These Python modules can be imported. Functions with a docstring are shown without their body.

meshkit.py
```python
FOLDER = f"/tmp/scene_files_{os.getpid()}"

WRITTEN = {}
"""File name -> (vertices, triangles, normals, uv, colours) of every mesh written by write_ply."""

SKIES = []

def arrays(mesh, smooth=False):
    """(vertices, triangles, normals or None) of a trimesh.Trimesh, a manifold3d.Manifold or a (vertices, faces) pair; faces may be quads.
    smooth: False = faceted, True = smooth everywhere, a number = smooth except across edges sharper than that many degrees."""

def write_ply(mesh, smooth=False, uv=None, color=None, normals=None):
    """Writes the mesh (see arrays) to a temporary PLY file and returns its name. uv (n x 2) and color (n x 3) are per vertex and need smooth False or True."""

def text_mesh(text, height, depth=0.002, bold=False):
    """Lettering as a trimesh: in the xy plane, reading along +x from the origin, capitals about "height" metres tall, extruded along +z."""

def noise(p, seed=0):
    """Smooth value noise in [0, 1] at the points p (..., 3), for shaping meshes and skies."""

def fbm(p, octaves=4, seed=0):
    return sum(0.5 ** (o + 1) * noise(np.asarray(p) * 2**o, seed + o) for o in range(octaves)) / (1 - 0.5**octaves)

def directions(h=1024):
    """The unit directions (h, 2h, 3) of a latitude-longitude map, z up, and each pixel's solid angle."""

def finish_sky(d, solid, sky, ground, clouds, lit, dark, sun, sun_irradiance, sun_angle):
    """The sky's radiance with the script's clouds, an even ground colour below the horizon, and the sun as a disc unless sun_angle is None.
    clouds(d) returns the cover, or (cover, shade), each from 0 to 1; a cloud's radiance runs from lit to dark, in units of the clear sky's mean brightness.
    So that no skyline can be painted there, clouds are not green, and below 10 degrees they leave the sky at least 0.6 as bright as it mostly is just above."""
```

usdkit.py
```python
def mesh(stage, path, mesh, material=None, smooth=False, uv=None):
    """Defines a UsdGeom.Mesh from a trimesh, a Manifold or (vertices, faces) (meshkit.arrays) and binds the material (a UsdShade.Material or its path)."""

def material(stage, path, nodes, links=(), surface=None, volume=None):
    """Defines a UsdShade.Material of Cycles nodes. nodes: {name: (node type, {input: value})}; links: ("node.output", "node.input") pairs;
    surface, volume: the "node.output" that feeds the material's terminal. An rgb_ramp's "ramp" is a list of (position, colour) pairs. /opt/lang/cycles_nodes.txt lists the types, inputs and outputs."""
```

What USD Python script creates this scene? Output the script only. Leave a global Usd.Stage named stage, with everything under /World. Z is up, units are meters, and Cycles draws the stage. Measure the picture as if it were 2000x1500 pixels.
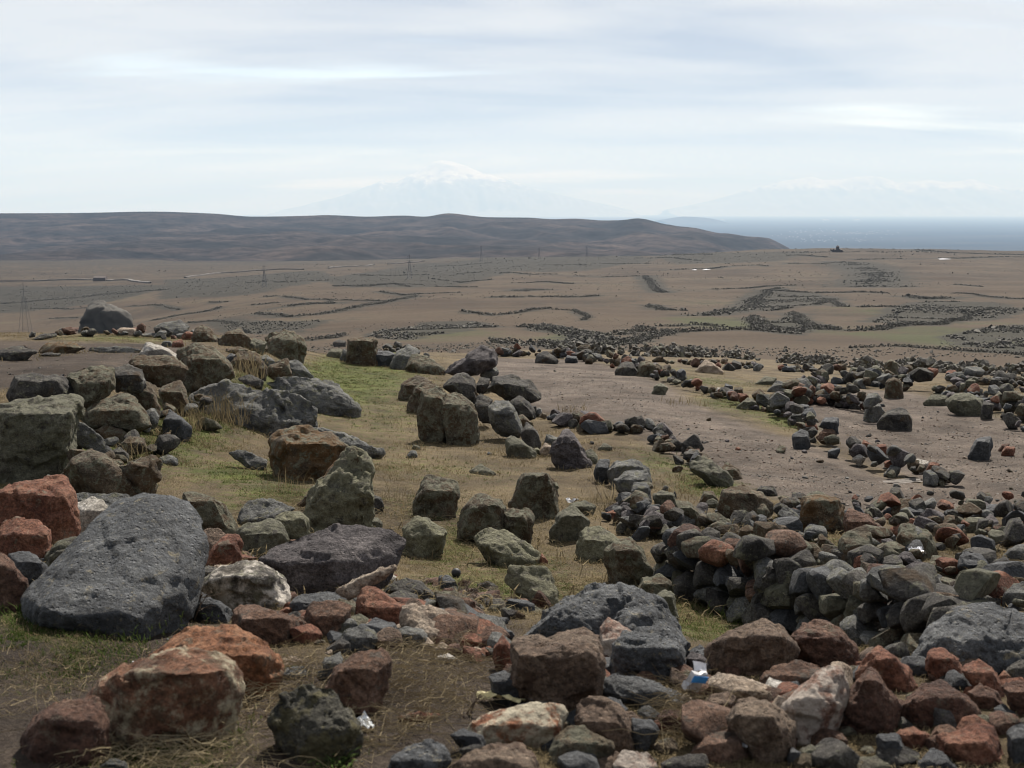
import math, random
import numpy as np, trimesh, manifold3d as m3, usdkit
from meshkit import noise, fbm
from scipy.interpolate import PchipInterpolator
from scipy.ndimage import map_coordinates, gaussian_filter1d, gaussian_filter
from scipy.spatial import cKDTree
from pxr import Usd, UsdGeom, UsdLux, UsdShade, Gf, Sdf, Vt

# ---------------------------------------------------------------- camera, sky, sun, exposure
stage = Usd.Stage.CreateInMemory()
UsdGeom.SetStageUpAxis(stage, 'Z')
UsdGeom.Xform.Define(stage, '/World'); UsdGeom.Scope.Define(stage, '/World/Looks')
PITCH = math.radians(8.0); F = 2414.0                 # pixels of a 2000 pixel wide picture
EXPOSURE = 1.08; HAZE = 3.1e-5
cam = UsdGeom.Camera.Define(stage, '/World/camera')
cam.AddTransformOp().Set(Gf.Matrix4d().SetRotate(Gf.Rotation(Gf.Vec3d(1, 0, 0), 90 - 8.0)))
cam.CreateFocalLengthAttr(43.45); cam.CreateHorizontalApertureAttr(36.0); cam.CreateVerticalApertureAttr(27.0)
cam.CreateClippingRangeAttr(Gf.Vec2f(0.1, 400000)); cam.CreateExposureAttr(EXPOSURE)
cam.CreateFStopAttr(5.6); cam.CreateFocusDistanceAttr(14.0)

SUN_EL, SUN_AZ = math.radians(47), math.radians(17)   # azimuth clockwise from the view direction
sd = Gf.Vec3d(math.cos(SUN_EL)*math.sin(SUN_AZ), math.cos(SUN_EL)*math.cos(SUN_AZ), math.sin(SUN_EL))
sun = UsdLux.DistantLight.Define(stage, '/World/sun')
sun.CreateNormalizeAttr(True); sun.CreateIntensityAttr(1.25); sun.CreateAngleAttr(0.6); sun.CreateColorAttr(Gf.Vec3f(1, .965, .92))
sun.AddTransformOp().Set(Gf.Matrix4d().SetRotate(Gf.Rotation(Gf.Vec3d(0, 0, 1), sd)))

dome = UsdLux.DomeLight.Define(stage, '/World/sky')
sky_nodes = {
 'sky': ('sky_texture', {'sky_type': 'single_scattering', 'sun_disc': False, 'sun_elevation': SUN_EL, 'sun_rotation': SUN_AZ, 'altitude': 1500.0, 'aerosol_density': 1.5}),
 'tc': ('texture_coordinate', {}), 'sep': ('separate_xyz', {}),
 'za': ('math', {'math_type': 'add', 'value2': 0.16}), 'zm': ('math', {'math_type': 'maximum', 'value2': 0.16}),
 'dx': ('math', {'math_type': 'divide'}), 'dy': ('math', {'math_type': 'divide'}),
 'cv': ('combine_xyz', {'z': 3.7}),
 'map': ('mapping', {'scale': (0.55, 1.5, 1.0), 'rotation': (0, 0, 0.22), 'location': (1.3, 0.4, 0)}),
 'n1': ('noise_texture', {'scale': 1.35, 'detail': 7.0, 'roughness': 0.52, 'distortion': 0.35}),
 'n2': ('noise_texture', {'scale': 0.85, 'detail': 5.0, 'roughness': 0.5, 'distortion': 0.6}),
 'map2': ('mapping', {'scale': (0.6, 2.1, 1.0), 'rotation': (0, 0, -0.15), 'location': (7.3, 2.4, 0)}),
 'tone': ('rgb_ramp', {'ramp': [(0.36, (1.95, 2.0, 2.45)), (0.46, (2.8, 2.83, 3.08)), (0.57, (3.65, 3.63, 3.63))]}),
 'sunv': ('vector_math', {'math_type': 'dot_product', 'vector2': (math.cos(SUN_EL)*math.sin(SUN_AZ), math.cos(SUN_EL)*math.cos(SUN_AZ), math.sin(SUN_EL))}), 'fwd': ('map_range', {'range_type': 'smoothstep', 'from_min': -.6, 'from_max': .75, 'to_min': .28, 'to_max': 1.0, 'clamp': True}), 'lit': ('mix', {'mix_type': 'multiply', 'fac': 1.0}),
 'cov': ('map_range', {'range_type': 'smoothstep', 'from_min': 0.30, 'from_max': 0.47, 'to_min': 0.35, 'to_max': 1.0, 'clamp': True}),
 'mix': ('mix', {'mix_type': 'mix'}),
 'bg': ('background_shader', {'strength': 0.1})}
sky_links = [('tc.generated', 'sep.vector'), ('sep.z', 'za.value1'), ('za.value', 'zm.value1'), ('sep.x', 'dx.value1'), ('zm.value', 'dx.value2'),
 ('sep.y', 'dy.value1'), ('zm.value', 'dy.value2'), ('dx.value', 'cv.x'), ('dy.value', 'cv.y'), ('cv.vector', 'map.vector'), ('map.vector', 'n1.vector'),
 ('cv.vector', 'map2.vector'), ('map2.vector', 'n2.vector'), ('n1.fac', 'tone.fac'), ('n2.fac', 'cov.value'), ('cov.result', 'mix.fac'),
 ('sky.color', 'mix.color1'), ('tc.generated', 'sunv.vector1'), ('sunv.value', 'fwd.value'), ('tone.color', 'lit.color1'), ('fwd.result', 'lit.color2'), ('lit.color', 'mix.color2'), ('mix.color', 'bg.color')]
sky_mat = usdkit.material(stage, '/World/Looks/sky', sky_nodes, sky_links, surface='bg.background')
UsdShade.MaterialBindingAPI.Apply(dome.GetPrim()).Bind(sky_mat)
dome.GetPrim().SetCustomDataByKey('kind', 'structure')

# ---------------------------------------------------------------- helpers
COUNT = {}
def numbered(name, parent='/World'):
    k = (parent, name); n = COUNT.get(k, 0); COUNT[k] = n + 1
    return f'{parent}/{name}' if n == 0 else f'{parent}/{name}_{n:03d}'
def tag(prim, label=None, cat=None, group=None, kind=None):
    for k, v in (('label', label), ('category', cat), ('group', group), ('kind', kind)):
        if v: prim.SetCustomDataByKey(k, v)
    return prim
def vnormals(v, f):
    n = np.zeros_like(v); fn = np.cross(v[f[:, 1]]-v[f[:, 0]], v[f[:, 2]]-v[f[:, 0]])
    for k in range(3): np.add.at(n, f[:, k], fn)
    return n/np.maximum(np.linalg.norm(n, axis=1, keepdims=True), 1e-20)
def put(name, v, f, mat, parent='/World', n=None, at=None, prims=None):
    """one Mesh prim; n = vertex normals or None for facets"""
    path = numbered(name, parent)
    m = UsdGeom.Mesh.Define(stage, path)
    v = np.asarray(v, float)
    if at is not None:
        m.AddTranslateOp().Set(Gf.Vec3d(*map(float, at))); v = v - np.asarray(at)
    m.CreatePointsAttr(Vt.Vec3fArray.FromNumpy(np.ascontiguousarray(v, np.float32)))
    f = np.asarray(f, np.int32)
    m.CreateFaceVertexCountsAttr(Vt.IntArray.FromNumpy(np.full(len(f), f.shape[1], np.int32)))
    m.CreateFaceVertexIndicesAttr(Vt.IntArray.FromNumpy(f.ravel()))
    m.CreateSubdivisionSchemeAttr('none')
    if n is not None:
        m.CreateNormalsAttr(Vt.Vec3fArray.FromNumpy(np.ascontiguousarray(n, np.float32))); m.SetNormalsInterpolation('vertex')
    for k, a in (prims or {}).items():
        UsdGeom.PrimvarsAPI(m).CreatePrimvar(k, Sdf.ValueTypeNames.FloatArray, 'vertex').Set(Vt.FloatArray.FromNumpy(np.ascontiguousarray(a, np.float32)))
    UsdShade.MaterialBindingAPI.Apply(m.GetPrim()).Bind(mat)
    return m.GetPrim()
def xform(name, at, parent='/World', scale=None):
    x = UsdGeom.Xform.Define(stage, numbered(name, parent)); x.AddTranslateOp().Set(Gf.Vec3d(*map(float, at)))
    return x.GetPrim()
CP, SP = math.cos(PITCH), math.sin(PITCH)
def ray(px, py):
    """direction of a picture point, scaled to y = 1"""
    px = np.asarray(px, float); py = np.asarray(py, float)
    a = (px-1000)/F; b = (750-py)/F
    dy = CP + b*SP; dz = -SP + b*CP
    return np.stack([a/dy, np.ones_like(dy), dz/dy], -1)

# ---------------------------------------------------------------- terrain: columns of (picture row, distance) or (None, distance, height)
SKYLINE = [(-600, 424), (-200, 420), (0, 416.5), (150, 416), (300, 413.3), (420, 417), (500, 423), (600, 421.5), (640, 420), (720, 423), (790, 421), (830, 423), (878, 416.5), (920, 421), (950, 424), (1030, 425), (1080, 428), (1120, 427),
           (1180, 430.5), (1215, 429.5), (1245, 426), (1275, 431), (1300, 437), (1360, 444), (1400, 452), (1450, 455), (1500, 462), (1540, 483), (1600, 505)]
_sx, _sy = np.array(SKYLINE, float).T
def skyline(px): return float(PchipInterpolator(_sx, _sy)(min(max(px, -600), 1600)))
COLS = {
 -300: [(1500,3.3),(1230,4.6),(1130,6),(960,10.5),(930,12),(None,13.6,-2.35),(700,20),(665,25),(652,28),(None,60,-9),(None,150,-30),(640,650),(600,900),(548,1500),(520,2000)],
 0:    [(1500,3.3),(1230,4.65),(1120,6),(960,10.5),(938,11.8),(None,13.6,-2.35),(735,16.5),(700,20),(665,25),(652,28),(None,60,-9),(None,150,-30),(640,650),(600,900),(548,1500),(520,2000)],
 150:  [(1500,3.35),(1330,4.1),(1230,4.75),(1120,6),(960,10.6),(930,11.9),(None,14,-2.38),(735,16.5),(700,20),(665,25),(652,28),(None,60,-9),(None,150,-29),(642,560),(600,850),(549,1450),(520,2000)],
 300:  [(1500,3.4),(1330,4.2),(1230,4.95),(1120,6.1),(1000,9.6),(955,11.6),(860,14.2),(830,15),(None,16.6,-2.5),(700,20.5),(670,25),(655,29),(None,60,-8.5),(None,140,-20),(645,400),(600,720),(560,1100),(540,1500),(515,2200)],
 450:  [(1500,3.4),(1350,4.1),(1250,4.9),(1170,5.8),(1080,7.5),(1000,10),(950,11.9),(880,14.5),(830,16.2),(790,17.6),(None,19.5,-2.75),(690,22.5),(668,26),(656,30),(None,60,-7.5),(655,210),(620,400),(590,640),(560,1000),(538,1450),(515,2200)],
 600:  [(1500,3.4),(1350,4.1),(1250,4.9),(1170,5.8),(1080,7.8),(1000,10.5),(900,14.7),(800,20),(740,24.5),(700,29),(None,60,-7.6),(670,150),(650,230),(620,330),(590,520),(560,850),(535,1300),(515,2000)],
 800:  [(1500,3.4),(1350,4.2),(1250,5.0),(1180,6.2),(1100,8.6),(1000,11.5),(900,15.6),(860,17.6),(800,21.5),(740,27),(703,34),(690,38),(None,70,-8.6),(668,145),(645,210),(620,310),(590,480),(560,800),(535,1250),(514,1850)],
 1000: [(1500,3.4),(1350,4.3),(1250,5.2),(1180,7),(1100,8.9),(1000,12),(900,16),(800,22.5),(740,28.5),(710,34),(695,40),(None,60,-6.9),(680,95),(650,190),(620,290),(590,450),(560,750),(535,1150),(515,1600),(506,1800)],
 1200: [(1500,3.5),(1350,4.3),(1250,5.2),(1200,6.6),(1100,8.9),(1000,11.9),(900,16.2),(830,19.8),(760,26),(712,36),(698,43),(None,60,-6.9),(682,95),(650,195),(620,295),(590,450),(560,730),(533,1120),(512,1550),(504,1750)],
 1400: [(1500,3.5),(1350,4.3),(1285,5),(1235,6.4),(1150,8),(1060,10.1),(980,12.9),(900,16.6),(830,20.7),(780,25.2),(740,32),(715,42),(705,50),(690,95),(650,200),(620,300),(590,450),(560,720),(530,1100),(505,1450),(493,1700)],
 1600: [(1500,3.5),(1350,4.3),(1290,4.9),(1240,6.6),(1180,7.7),(1100,9.3),(1000,12.4),(940,15.1),(870,18.7),(800,24),(750,33),(722,48),(690,112),(650,200),(620,300),(590,440),(560,700),(525,1100),(500,1450),(488,1680)],
 1800: [(1500,3.5),(1350,4.3),(1300,4.8),(1250,6.4),(1150,8.5),(1060,10.7),(990,13.3),(930,16.1),(860,20),(800,25),(752,34),(728,46),(718,80),(690,112),(650,195),(600,390),(560,690),(520,1150),(498,1500),(489,1680)],
 2000: [(1500,3.5),(1350,4.3),(1300,4.8),(1250,6.4),(1150,8.5),(1060,10.7),(990,13.3),(930,16.1),(860,20),(800,25),(760,33),(737,44),(725,80),(690,112),(650,190),(600,390),(560,680),(525,1150),(503,1500),(494,1680)],
 2300: [(1500,3.5),(1350,4.3),(1250,6.4),(1150,8.5),(1060,10.7),(990,13.3),(930,16.1),(860,20),(800,25),(760,33),(740,44),(725,80),(690,112),(650,190),(600,390),(560,680),(530,1150),(510,1500),(500,1680)],
}
VALLEY = -480.0
def far_knots(c):
    s = skyline(c)
    if c <= 1200: return [(497 if c > 700 else 500, 2900), (484, 3600), (465, 4400), (444, 5300), (s, 6500), (None, 8500, VALLEY), (None, 12000, VALLEY), (None, 150000, VALLEY)]
    if c <= 1450: return [(None, 2600, -105), (497, 3300), (480, 4200), (s, 5800), (None, 7500, VALLEY), (None, 12000, VALLEY), (None, 150000, VALLEY)]
    return [(None, 2300, -80), (None, 3200, -170), (None, 5000, -320), (None, 7500, VALLEY), (None, 12000, VALLEY), (None, 150000, VALLEY)]
ROWS = np.exp(np.linspace(math.log(3.0), math.log(60000), 1400))
cols = sorted(COLS) ; extra = [850, 920, 960, 1060, 1120, 1160, 1245, 1300, 1350, 1450, 1500, 1530]
tab = {}
for c in cols:
    k = [(t[1], t[2]) if t[0] is None else (t[1], float(ray(c, t[0])[2]*t[1])) for t in COLS[c] + far_knots(c)]
    d, z = np.array(k).T
    tab[c] = PchipInterpolator(np.log(d), z)(np.log(ROWS))
PXC = np.arange(-300, 2301, 20)
base = PchipInterpolator(cols, np.stack([tab[c] for c in cols], 1), axis=1)(PXC)          # rows x columns
base = gaussian_filter1d(gaussian_filter1d(base, 1.3, axis=1), 2.5, axis=0)
# the ridge behind the plain follows its own skyline
for j, c in enumerate(PXC):
    if c <= 1545:
        s = skyline(c); end = 6500 if c <= 1200 else 5800
        want = float(ray(c, s)[2]*end); have = float(np.interp(math.log(end), np.log(ROWS), base[:, j]))
        w = np.exp(-((np.log(ROWS)-math.log(end))/0.20)**2)
        base[:, j] += (want-have)*w
LOGR0, DLOG = math.log(3.0), math.log(60000/3.0)/1399
def zs(x, y):
    """smooth height of the ground"""
    x = np.asarray(x, float); y = np.asarray(y, float)
    yy = np.clip(y, 3.0, 59000); b = np.clip(x/yy*F+1000, -300, 2300)
    yy, b = np.broadcast_arrays(yy, b)
    return map_coordinates(base, [np.atleast_1d((np.log(yy)-LOGR0)/DLOG), np.atleast_1d((b+300)/20.0)], order=1, mode='nearest').reshape(yy.shape)
def relief(x, y):
    x = np.asarray(x, float); y = np.asarray(y, float)
    p = np.stack([x, y, 0*x], -1); d = np.maximum(y, 3)
    r = 0.11*(fbm(p*0.8, 3, 5)-.5)*np.clip(1-(d-20)/40, 0, 1) + 0.035*(fbm(p*5.0, 3, 9)-.5)*np.clip(1-(d-14)/20, 0, 1)
    far = np.clip((d-60)/200, 0, 1)*np.clip((2600-d)/800, 0, 1)
    r = r + far*(3.2*(fbm(p/60.0, 3, 12)-.5)+.35*(fbm(p/9.0, 2, 14)-.5))
    hill = np.clip((d-2200)/900, 0, 1)*np.clip((6300-d)/900, 0, 1)
    q = np.stack([x/520, y/900, 0*x], -1)
    r = r + hill*(64*(fbm(q, 4, 21)-.5) - 80*np.abs(fbm(q*1.7+9, 4, 33)-.5))
    return r
def gz(x, y): return zs(x, y)+relief(x, y)
SCAN = np.exp(np.linspace(math.log(3.05), math.log(55000), 2600))
def hit(px, py):
    """where the sight line of a picture point meets the ground"""
    r = ray(px, py); X = r[0]*SCAN
    below = r[2]*SCAN < zs(X, SCAN)
    i = int(np.argmax(below)) if below.any() else len(SCAN)-1
    a, b = SCAN[max(i-1, 0)], SCAN[i]
    for _ in range(18):
        m = (a+b)/2
        if r[2]*m < float(zs(r[0]*m, m)): b = m
        else: a = m
    return np.array([r[0]*b, b, float(zs(r[0]*b, b))])
def world_line(pts, step=None):
    w = np.array([hit(*p)[:2] for p in pts])
    return w
# ---------------------------------------------------------------- materials
L = '/World/Looks/'
def ramp(stops): return {'ramp': stops}
def rock_mat(name, c, lichen=None, lam=0.0, rust=None, ram=0.0, bump=0.55, rough=0.92, pits=0.0, paint=None, pam=0.0, grain=70.0, lscale=11.0, pscale=3.2, spec=0.25):
    """stone: base colours c (dark, mid, light), patches of lichen and rust, paint left in patches, pits"""
    N = {'geo': ('geometry', {}),
      'n1': ('noise_texture', {'scale': 5.0, 'detail': 7.0, 'roughness': 0.68, 'distortion': 0.2}), 'r1': ('rgb_ramp', ramp([(0.37, c[0]), (0.5, c[1]), (0.63, c[2])])),
      'n2': ('noise_texture', {'scale': grain, 'detail': 4.0, 'roughness': 0.7}), 'r2': ('rgb_ramp', ramp([(0.33, (.42,)*3), (0.5, (.95,)*3), (0.67, (1.6,)*3)])),
      'mul': ('mix', {'mix_type': 'multiply', 'fac': 1.0}),
      'nb': ('noise_texture', {'scale': 16.0, 'detail': 9.0, 'roughness': 0.72}), 'bump': ('bump', {'strength': min(1.0, bump*1.25), 'distance': 0.11}),
      'p': ('principled_bsdf', {'roughness': rough, 'specular_ior_level': spec})}
    K = [('geo.position', 'n1.vector'), ('geo.position', 'n2.vector'), ('geo.position', 'nb.vector'), ('n1.fac', 'r1.fac'), ('n2.fac', 'r2.fac'), ('r1.color', 'mul.color1'), ('r2.color', 'mul.color2'), ('nb.fac', 'bump.height'), ('bump.normal', 'p.normal')]
    last = 'mul.color'
    if rust:
        N['n3'] = ('noise_texture', {'scale': 3.1, 'detail': 6.0, 'roughness': 0.62, 'distortion': 0.5}); N['m3'] = ('map_range', {'range_type': 'smoothstep', 'from_min': 0.60-ram*.3, 'from_max': 0.72-ram*.3, 'to_min': 0.0, 'to_max': .9, 'clamp': True})
        N['x3'] = ('mix', {'color2': rust}); N['u3'] = ('mix', {'mix_type': 'multiply', 'fac': 0.8})
        K += [('geo.position', 'n3.vector'), ('n3.fac', 'm3.value'), ('m3.result', 'x3.fac'), (last, 'x3.color1'), ('x3.color', 'u3.color1'), ('r2.color', 'u3.color2')]; last = 'x3.color'
    if lichen:
        N['n4'] = ('noise_texture', {'scale': lscale, 'detail': 9.0, 'roughness': 0.72, 'distortion': 0.3}); N['m4'] = ('map_range', {'range_type': 'smoothstep', 'from_min': 0.62-lam*.26, 'from_max': 0.69-lam*.26, 'to_min': 0.0, 'to_max': .92, 'clamp': True})
        N['n5'] = ('noise_texture', {'scale': 27.0, 'detail': 4.0, 'roughness': 0.7}); N['r5'] = ('rgb_ramp', ramp([(0.32, tuple(x*.55 for x in lichen)), (0.52, lichen), (0.7, tuple(x*1.35 for x in lichen))]))
        N['x4'] = ('mix', {}); N['n8'] = ('noise_texture', {'scale': 46.0, 'detail': 5.0, 'roughness': 0.65}); N['m8'] = ('map_range', {'range_type': 'smoothstep', 'from_min': 0.60, 'from_max': 0.65, 'to_min': 0.0, 'to_max': .7*min(1, lam+.25), 'clamp': True}); N['x8'] = ('mix', {'color2': tuple(x*1.7 for x in lichen)})
        K += [('geo.position', 'n4.vector'), ('n4.fac', 'm4.value'), ('geo.position', 'n5.vector'), ('n5.fac', 'r5.fac'), ('m4.result', 'x4.fac'), (last, 'x4.color1'), ('r5.color', 'x4.color2'), ('geo.position', 'n8.vector'), ('n8.fac', 'm8.value'), ('m8.result', 'x8.fac'), ('x4.color', 'x8.color1')]; last = 'x8.color'
    if paint:
        N['n6'] = ('noise_texture', {'scale': pscale, 'detail': 10.0, 'roughness': 0.6, 'distortion': 0.6}); N['m6'] = ('map_range', {'range_type': 'smoothstep', 'from_min': 0.60-pam*.26, 'from_max': 0.70-pam*.26, 'to_min': 0.0, 'to_max': .94, 'clamp': True})
        N['a6'] = ('mix_float', {'fac': .42, 'use_clamp': False})
        N['n7'] = ('noise_texture', {'scale': 20.0, 'detail': 7.0, 'roughness': 0.75}); N['r7'] = ('rgb_ramp', ramp([(0.30, tuple(x*.42 for x in paint)), (0.47, tuple(x*.85 for x in paint)), (0.65, paint)]))
        N['x6'] = ('mix', {})
        K += [('geo.position', 'n6.vector'), ('n6.fac', 'a6.a'), ('n7.fac', 'a6.b'), ('a6.result', 'm6.value'), ('geo.position', 'n7.vector'), ('n7.fac', 'r7.fac'), ('m6.result', 'x6.fac'), (last, 'x6.color1'), ('r7.color', 'x6.color2')]; last = 'x6.color'
    if pits:
        N['vo'] = ('voronoi_texture', {'scale': 34.0}); N['mv'] = ('map_range', {'range_type': 'smoothstep', 'from_min': 0.10, 'from_max': 0.28, 'to_min': 1-pits, 'to_max': 1.0, 'clamp': True})
        N['hm'] = ('math', {'math_type': 'multiply'})
        K = [k for k in K if k != ('nb.fac', 'bump.height')] + [('geo.position', 'vo.vector'), ('vo.distance', 'mv.value'), ('nb.fac', 'hm.value1'), ('mv.result', 'hm.value2'), ('hm.value', 'bump.height')]
    K.append((last, 'p.base_color'))
    return usdkit.material(stage, L+name, N, K, surface='p.BSDF')
LI, LY, RU = (0.1221,0.1188,0.0825), (0.1716,0.1650,0.1056), (.062,.038,.018)
M = {
 'bas': rock_mat('black_basalt', ((0.0348,0.0392,0.0444), (0.0673,0.0728,0.0789), (0.1142,0.1196,0.1213)), (0.2174,0.1902,0.1264), .15, bump=.8, pits=.45, grain=55, rough=.8, spec=.4),
 'blk': rock_mat('dark_basalt', ((0.0177,0.0201,0.0233), (0.0338,0.0362,0.0398), (0.0604,0.0628,0.0637)), bump=.6, rough=.8, spec=.35),
 'dk':  rock_mat('dark_grey_stone', ((0.0282,0.0266,0.0254), (0.0523,0.0483,0.0434), (0.0886,0.0821,0.0711)), LI, .25, RU, .12, bump=.7),
 'gry': rock_mat('grey_stone', ((0.0523,0.0532,0.0525), (0.1007,0.1007,0.0959), (0.1610,0.1595,0.1460)), LI, .35, bump=.7),
 'pur': rock_mat('purplish_grey_stone', ((0.0443,0.0387,0.0403), (0.0845,0.0741,0.0749), (0.1409,0.1248,0.1224)), bump=.75, pits=.3),
 'brn': rock_mat('brown_stone', ((0.0379,0.0297,0.0218), (0.0766,0.0578,0.0388), (0.1262,0.0963,0.0636)), LI, .4, RU, .55, bump=.7),
 'lic': rock_mat('lichen_stone', ((0.0443,0.0403,0.0338), (0.0845,0.0773,0.0595), (0.1288,0.1208,0.0902)), LI, .8, RU, .1, bump=.75),
 'licp': rock_mat('pale_lichen_stone', ((0.0564,0.0532,0.0418), (0.1127,0.1047,0.0765), (0.1691,0.1610,0.1168)), LY, .8, RU, .1, bump=.8, lscale=16),
 'licb': rock_mat('lichen_brown_stone', ((0.0433,0.0350,0.0248), (0.0857,0.0674,0.0427), (0.1353,0.1094,0.0698)), LI, .6, RU, .5, bump=.75),
 'rust': rock_mat('rust_stained_stone', ((0.0379,0.0297,0.0202), (0.0812,0.0559,0.0326), (0.1262,0.0963,0.0620)), LI, .42, (0.1064,0.0587,0.0222), .6, bump=.7),
 'red': rock_mat('red_tuff', ((0.0843,0.0329,0.0202), (0.1382,0.0592,0.0363), (0.1820,0.0893,0.0553)), (0.1348,0.1072,0.0774), .2, bump=.6, grain=60),
 'org': rock_mat('orange_tuff', ((0.1146,0.0471,0.0228), (0.1820,0.0821,0.0405), (0.2292,0.1251,0.0708)), (0.1078,0.0786,0.0505), .25, bump=.6, grain=60),
 'rbr': rock_mat('red_brown_tuff', ((0.0506,0.0257,0.0181), (0.0910,0.0471,0.0316), (0.1281,0.0750,0.0512)), (0.1078,0.0858,0.0607), .2, bump=.7, grain=60, pits=.3),
 'pnk': rock_mat('pinkish_brown_tuff', ((0.0654,0.0435,0.0304), (0.1136,0.0786,0.0557), (0.1548,0.1159,0.0836)), (0.0689,0.0421,0.0285), .3, bump=.65, grain=60, pits=.35),
 'bro': rock_mat('orange_brown_stone', ((0.0711,0.0397,0.0263), (0.1310,0.0730,0.0468), (0.1760,0.1111,0.0795)), (0.0898,0.0715,0.0561), .35, bump=.75),
 'tan': rock_mat('tan_stone', ((0.1369,0.1047,0.0741), (0.2255,0.1771,0.1329), (0.2899,0.2416,0.1892)), (0.1127,0.0805,0.0604), .15, bump=.55, pits=.3),
 'wht': rock_mat('white_stone', ((0.1740,0.1565,0.1305), (0.2783,0.2580,0.2232), (0.3478,0.3305,0.3015)), (0.0870,0.0696,0.0522), .2, bump=.5),
 'wtn': rock_mat('whitish_red_stone', ((0.1208,0.0604,0.0418), (0.1771,0.1047,0.0765), (0.2255,0.1530,0.1208)), paint=(0.3784,0.3301,0.2818), pam=.72, pscale=4.5, bump=.6),
 'ptd': rock_mat('dark_painted_stone', ((0.0403,0.0371,0.0331), (0.0805,0.0709,0.0588), (0.1208,0.1087,0.0886)), LI, .4, paint=(0.4831,0.4429,0.3865), pam=.54, pscale=4.0, bump=.5),
 'pto': rock_mat('orange_painted_stone', ((0.0674,0.0321,0.0188), (0.1213,0.0572,0.0323), (0.1752,0.0893,0.0539)), (0.0809,0.0501,0.0303), .4, paint=(0.3369,0.3001,0.2089), pam=.44, pscale=3.4, bump=.6),
 'ptr': rock_mat('red_painted_stone', ((0.1087,0.0399,0.0203), (0.1740,0.0725,0.0359), (0.2174,0.1087,0.0580)), paint=(0.3769,0.3406,0.2551), pam=.64, pscale=6.0, bump=.55),
 'mos': rock_mat('mossy_stone', ((0.0362,0.0354,0.0290), (0.0684,0.0644,0.0499), (0.1047,0.0982,0.0756)), (0.0966,0.0845,0.0403), .5, bump=.95, pits=.45),
}
def plain_mat(name, c, rough=.85, bump=0.0, spec=.3, scale=30.0):
    N = {'geo': ('geometry', {}), 'n': ('noise_texture', {'scale': scale, 'detail': 5.0, 'roughness': .65}), 'r': ('rgb_ramp', ramp([(.3, tuple(x*.7 for x in c)), (.7, tuple(min(1, x*1.25) for x in c))])), 'p': ('principled_bsdf', {'roughness': rough, 'specular_ior_level': spec})}
    return usdkit.material(stage, L+name, N, [('geo.position', 'n.vector'), ('n.fac', 'r.fac'), ('r.color', 'p.base_color')], surface='p.BSDF')
def leaf_mat(name, c1, c2):
    N = {'oi': ('object_info', {}), 'geo': ('geometry', {}), 'n': ('noise_texture', {'scale': 2.2, 'detail': 3.0}), 'r': ('rgb_ramp', ramp([(.3, c1), (.7, c2)])), 'd': ('diffuse_bsdf', {}), 't': ('translucent_bsdf', {}), 'm': ('mix_closure', {'fac': .3})}
    return usdkit.material(stage, L+name, N, [('geo.position', 'n.vector'), ('n.fac', 'r.fac'), ('r.color', 'd.color'), ('r.color', 't.color'), ('d.BSDF', 'm.closure1'), ('t.BSDF', 'm.closure2')], surface='m.closure')
G_grass = leaf_mat('green_grass', (.030,.052,.010), (.065,.082,.022)); G_dry = leaf_mat('dry_grass', (.10,.078,.042), (.23,.185,.11)); G_straw = leaf_mat('straw', (.19,.15,.095), (.36,.30,.19)); G_weed = leaf_mat('green_weed', (.035,.06,.018), (.07,.10,.03)); G_twig = leaf_mat('dry_twigs', (.11,.085,.065), (.2,.165,.13))

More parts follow.
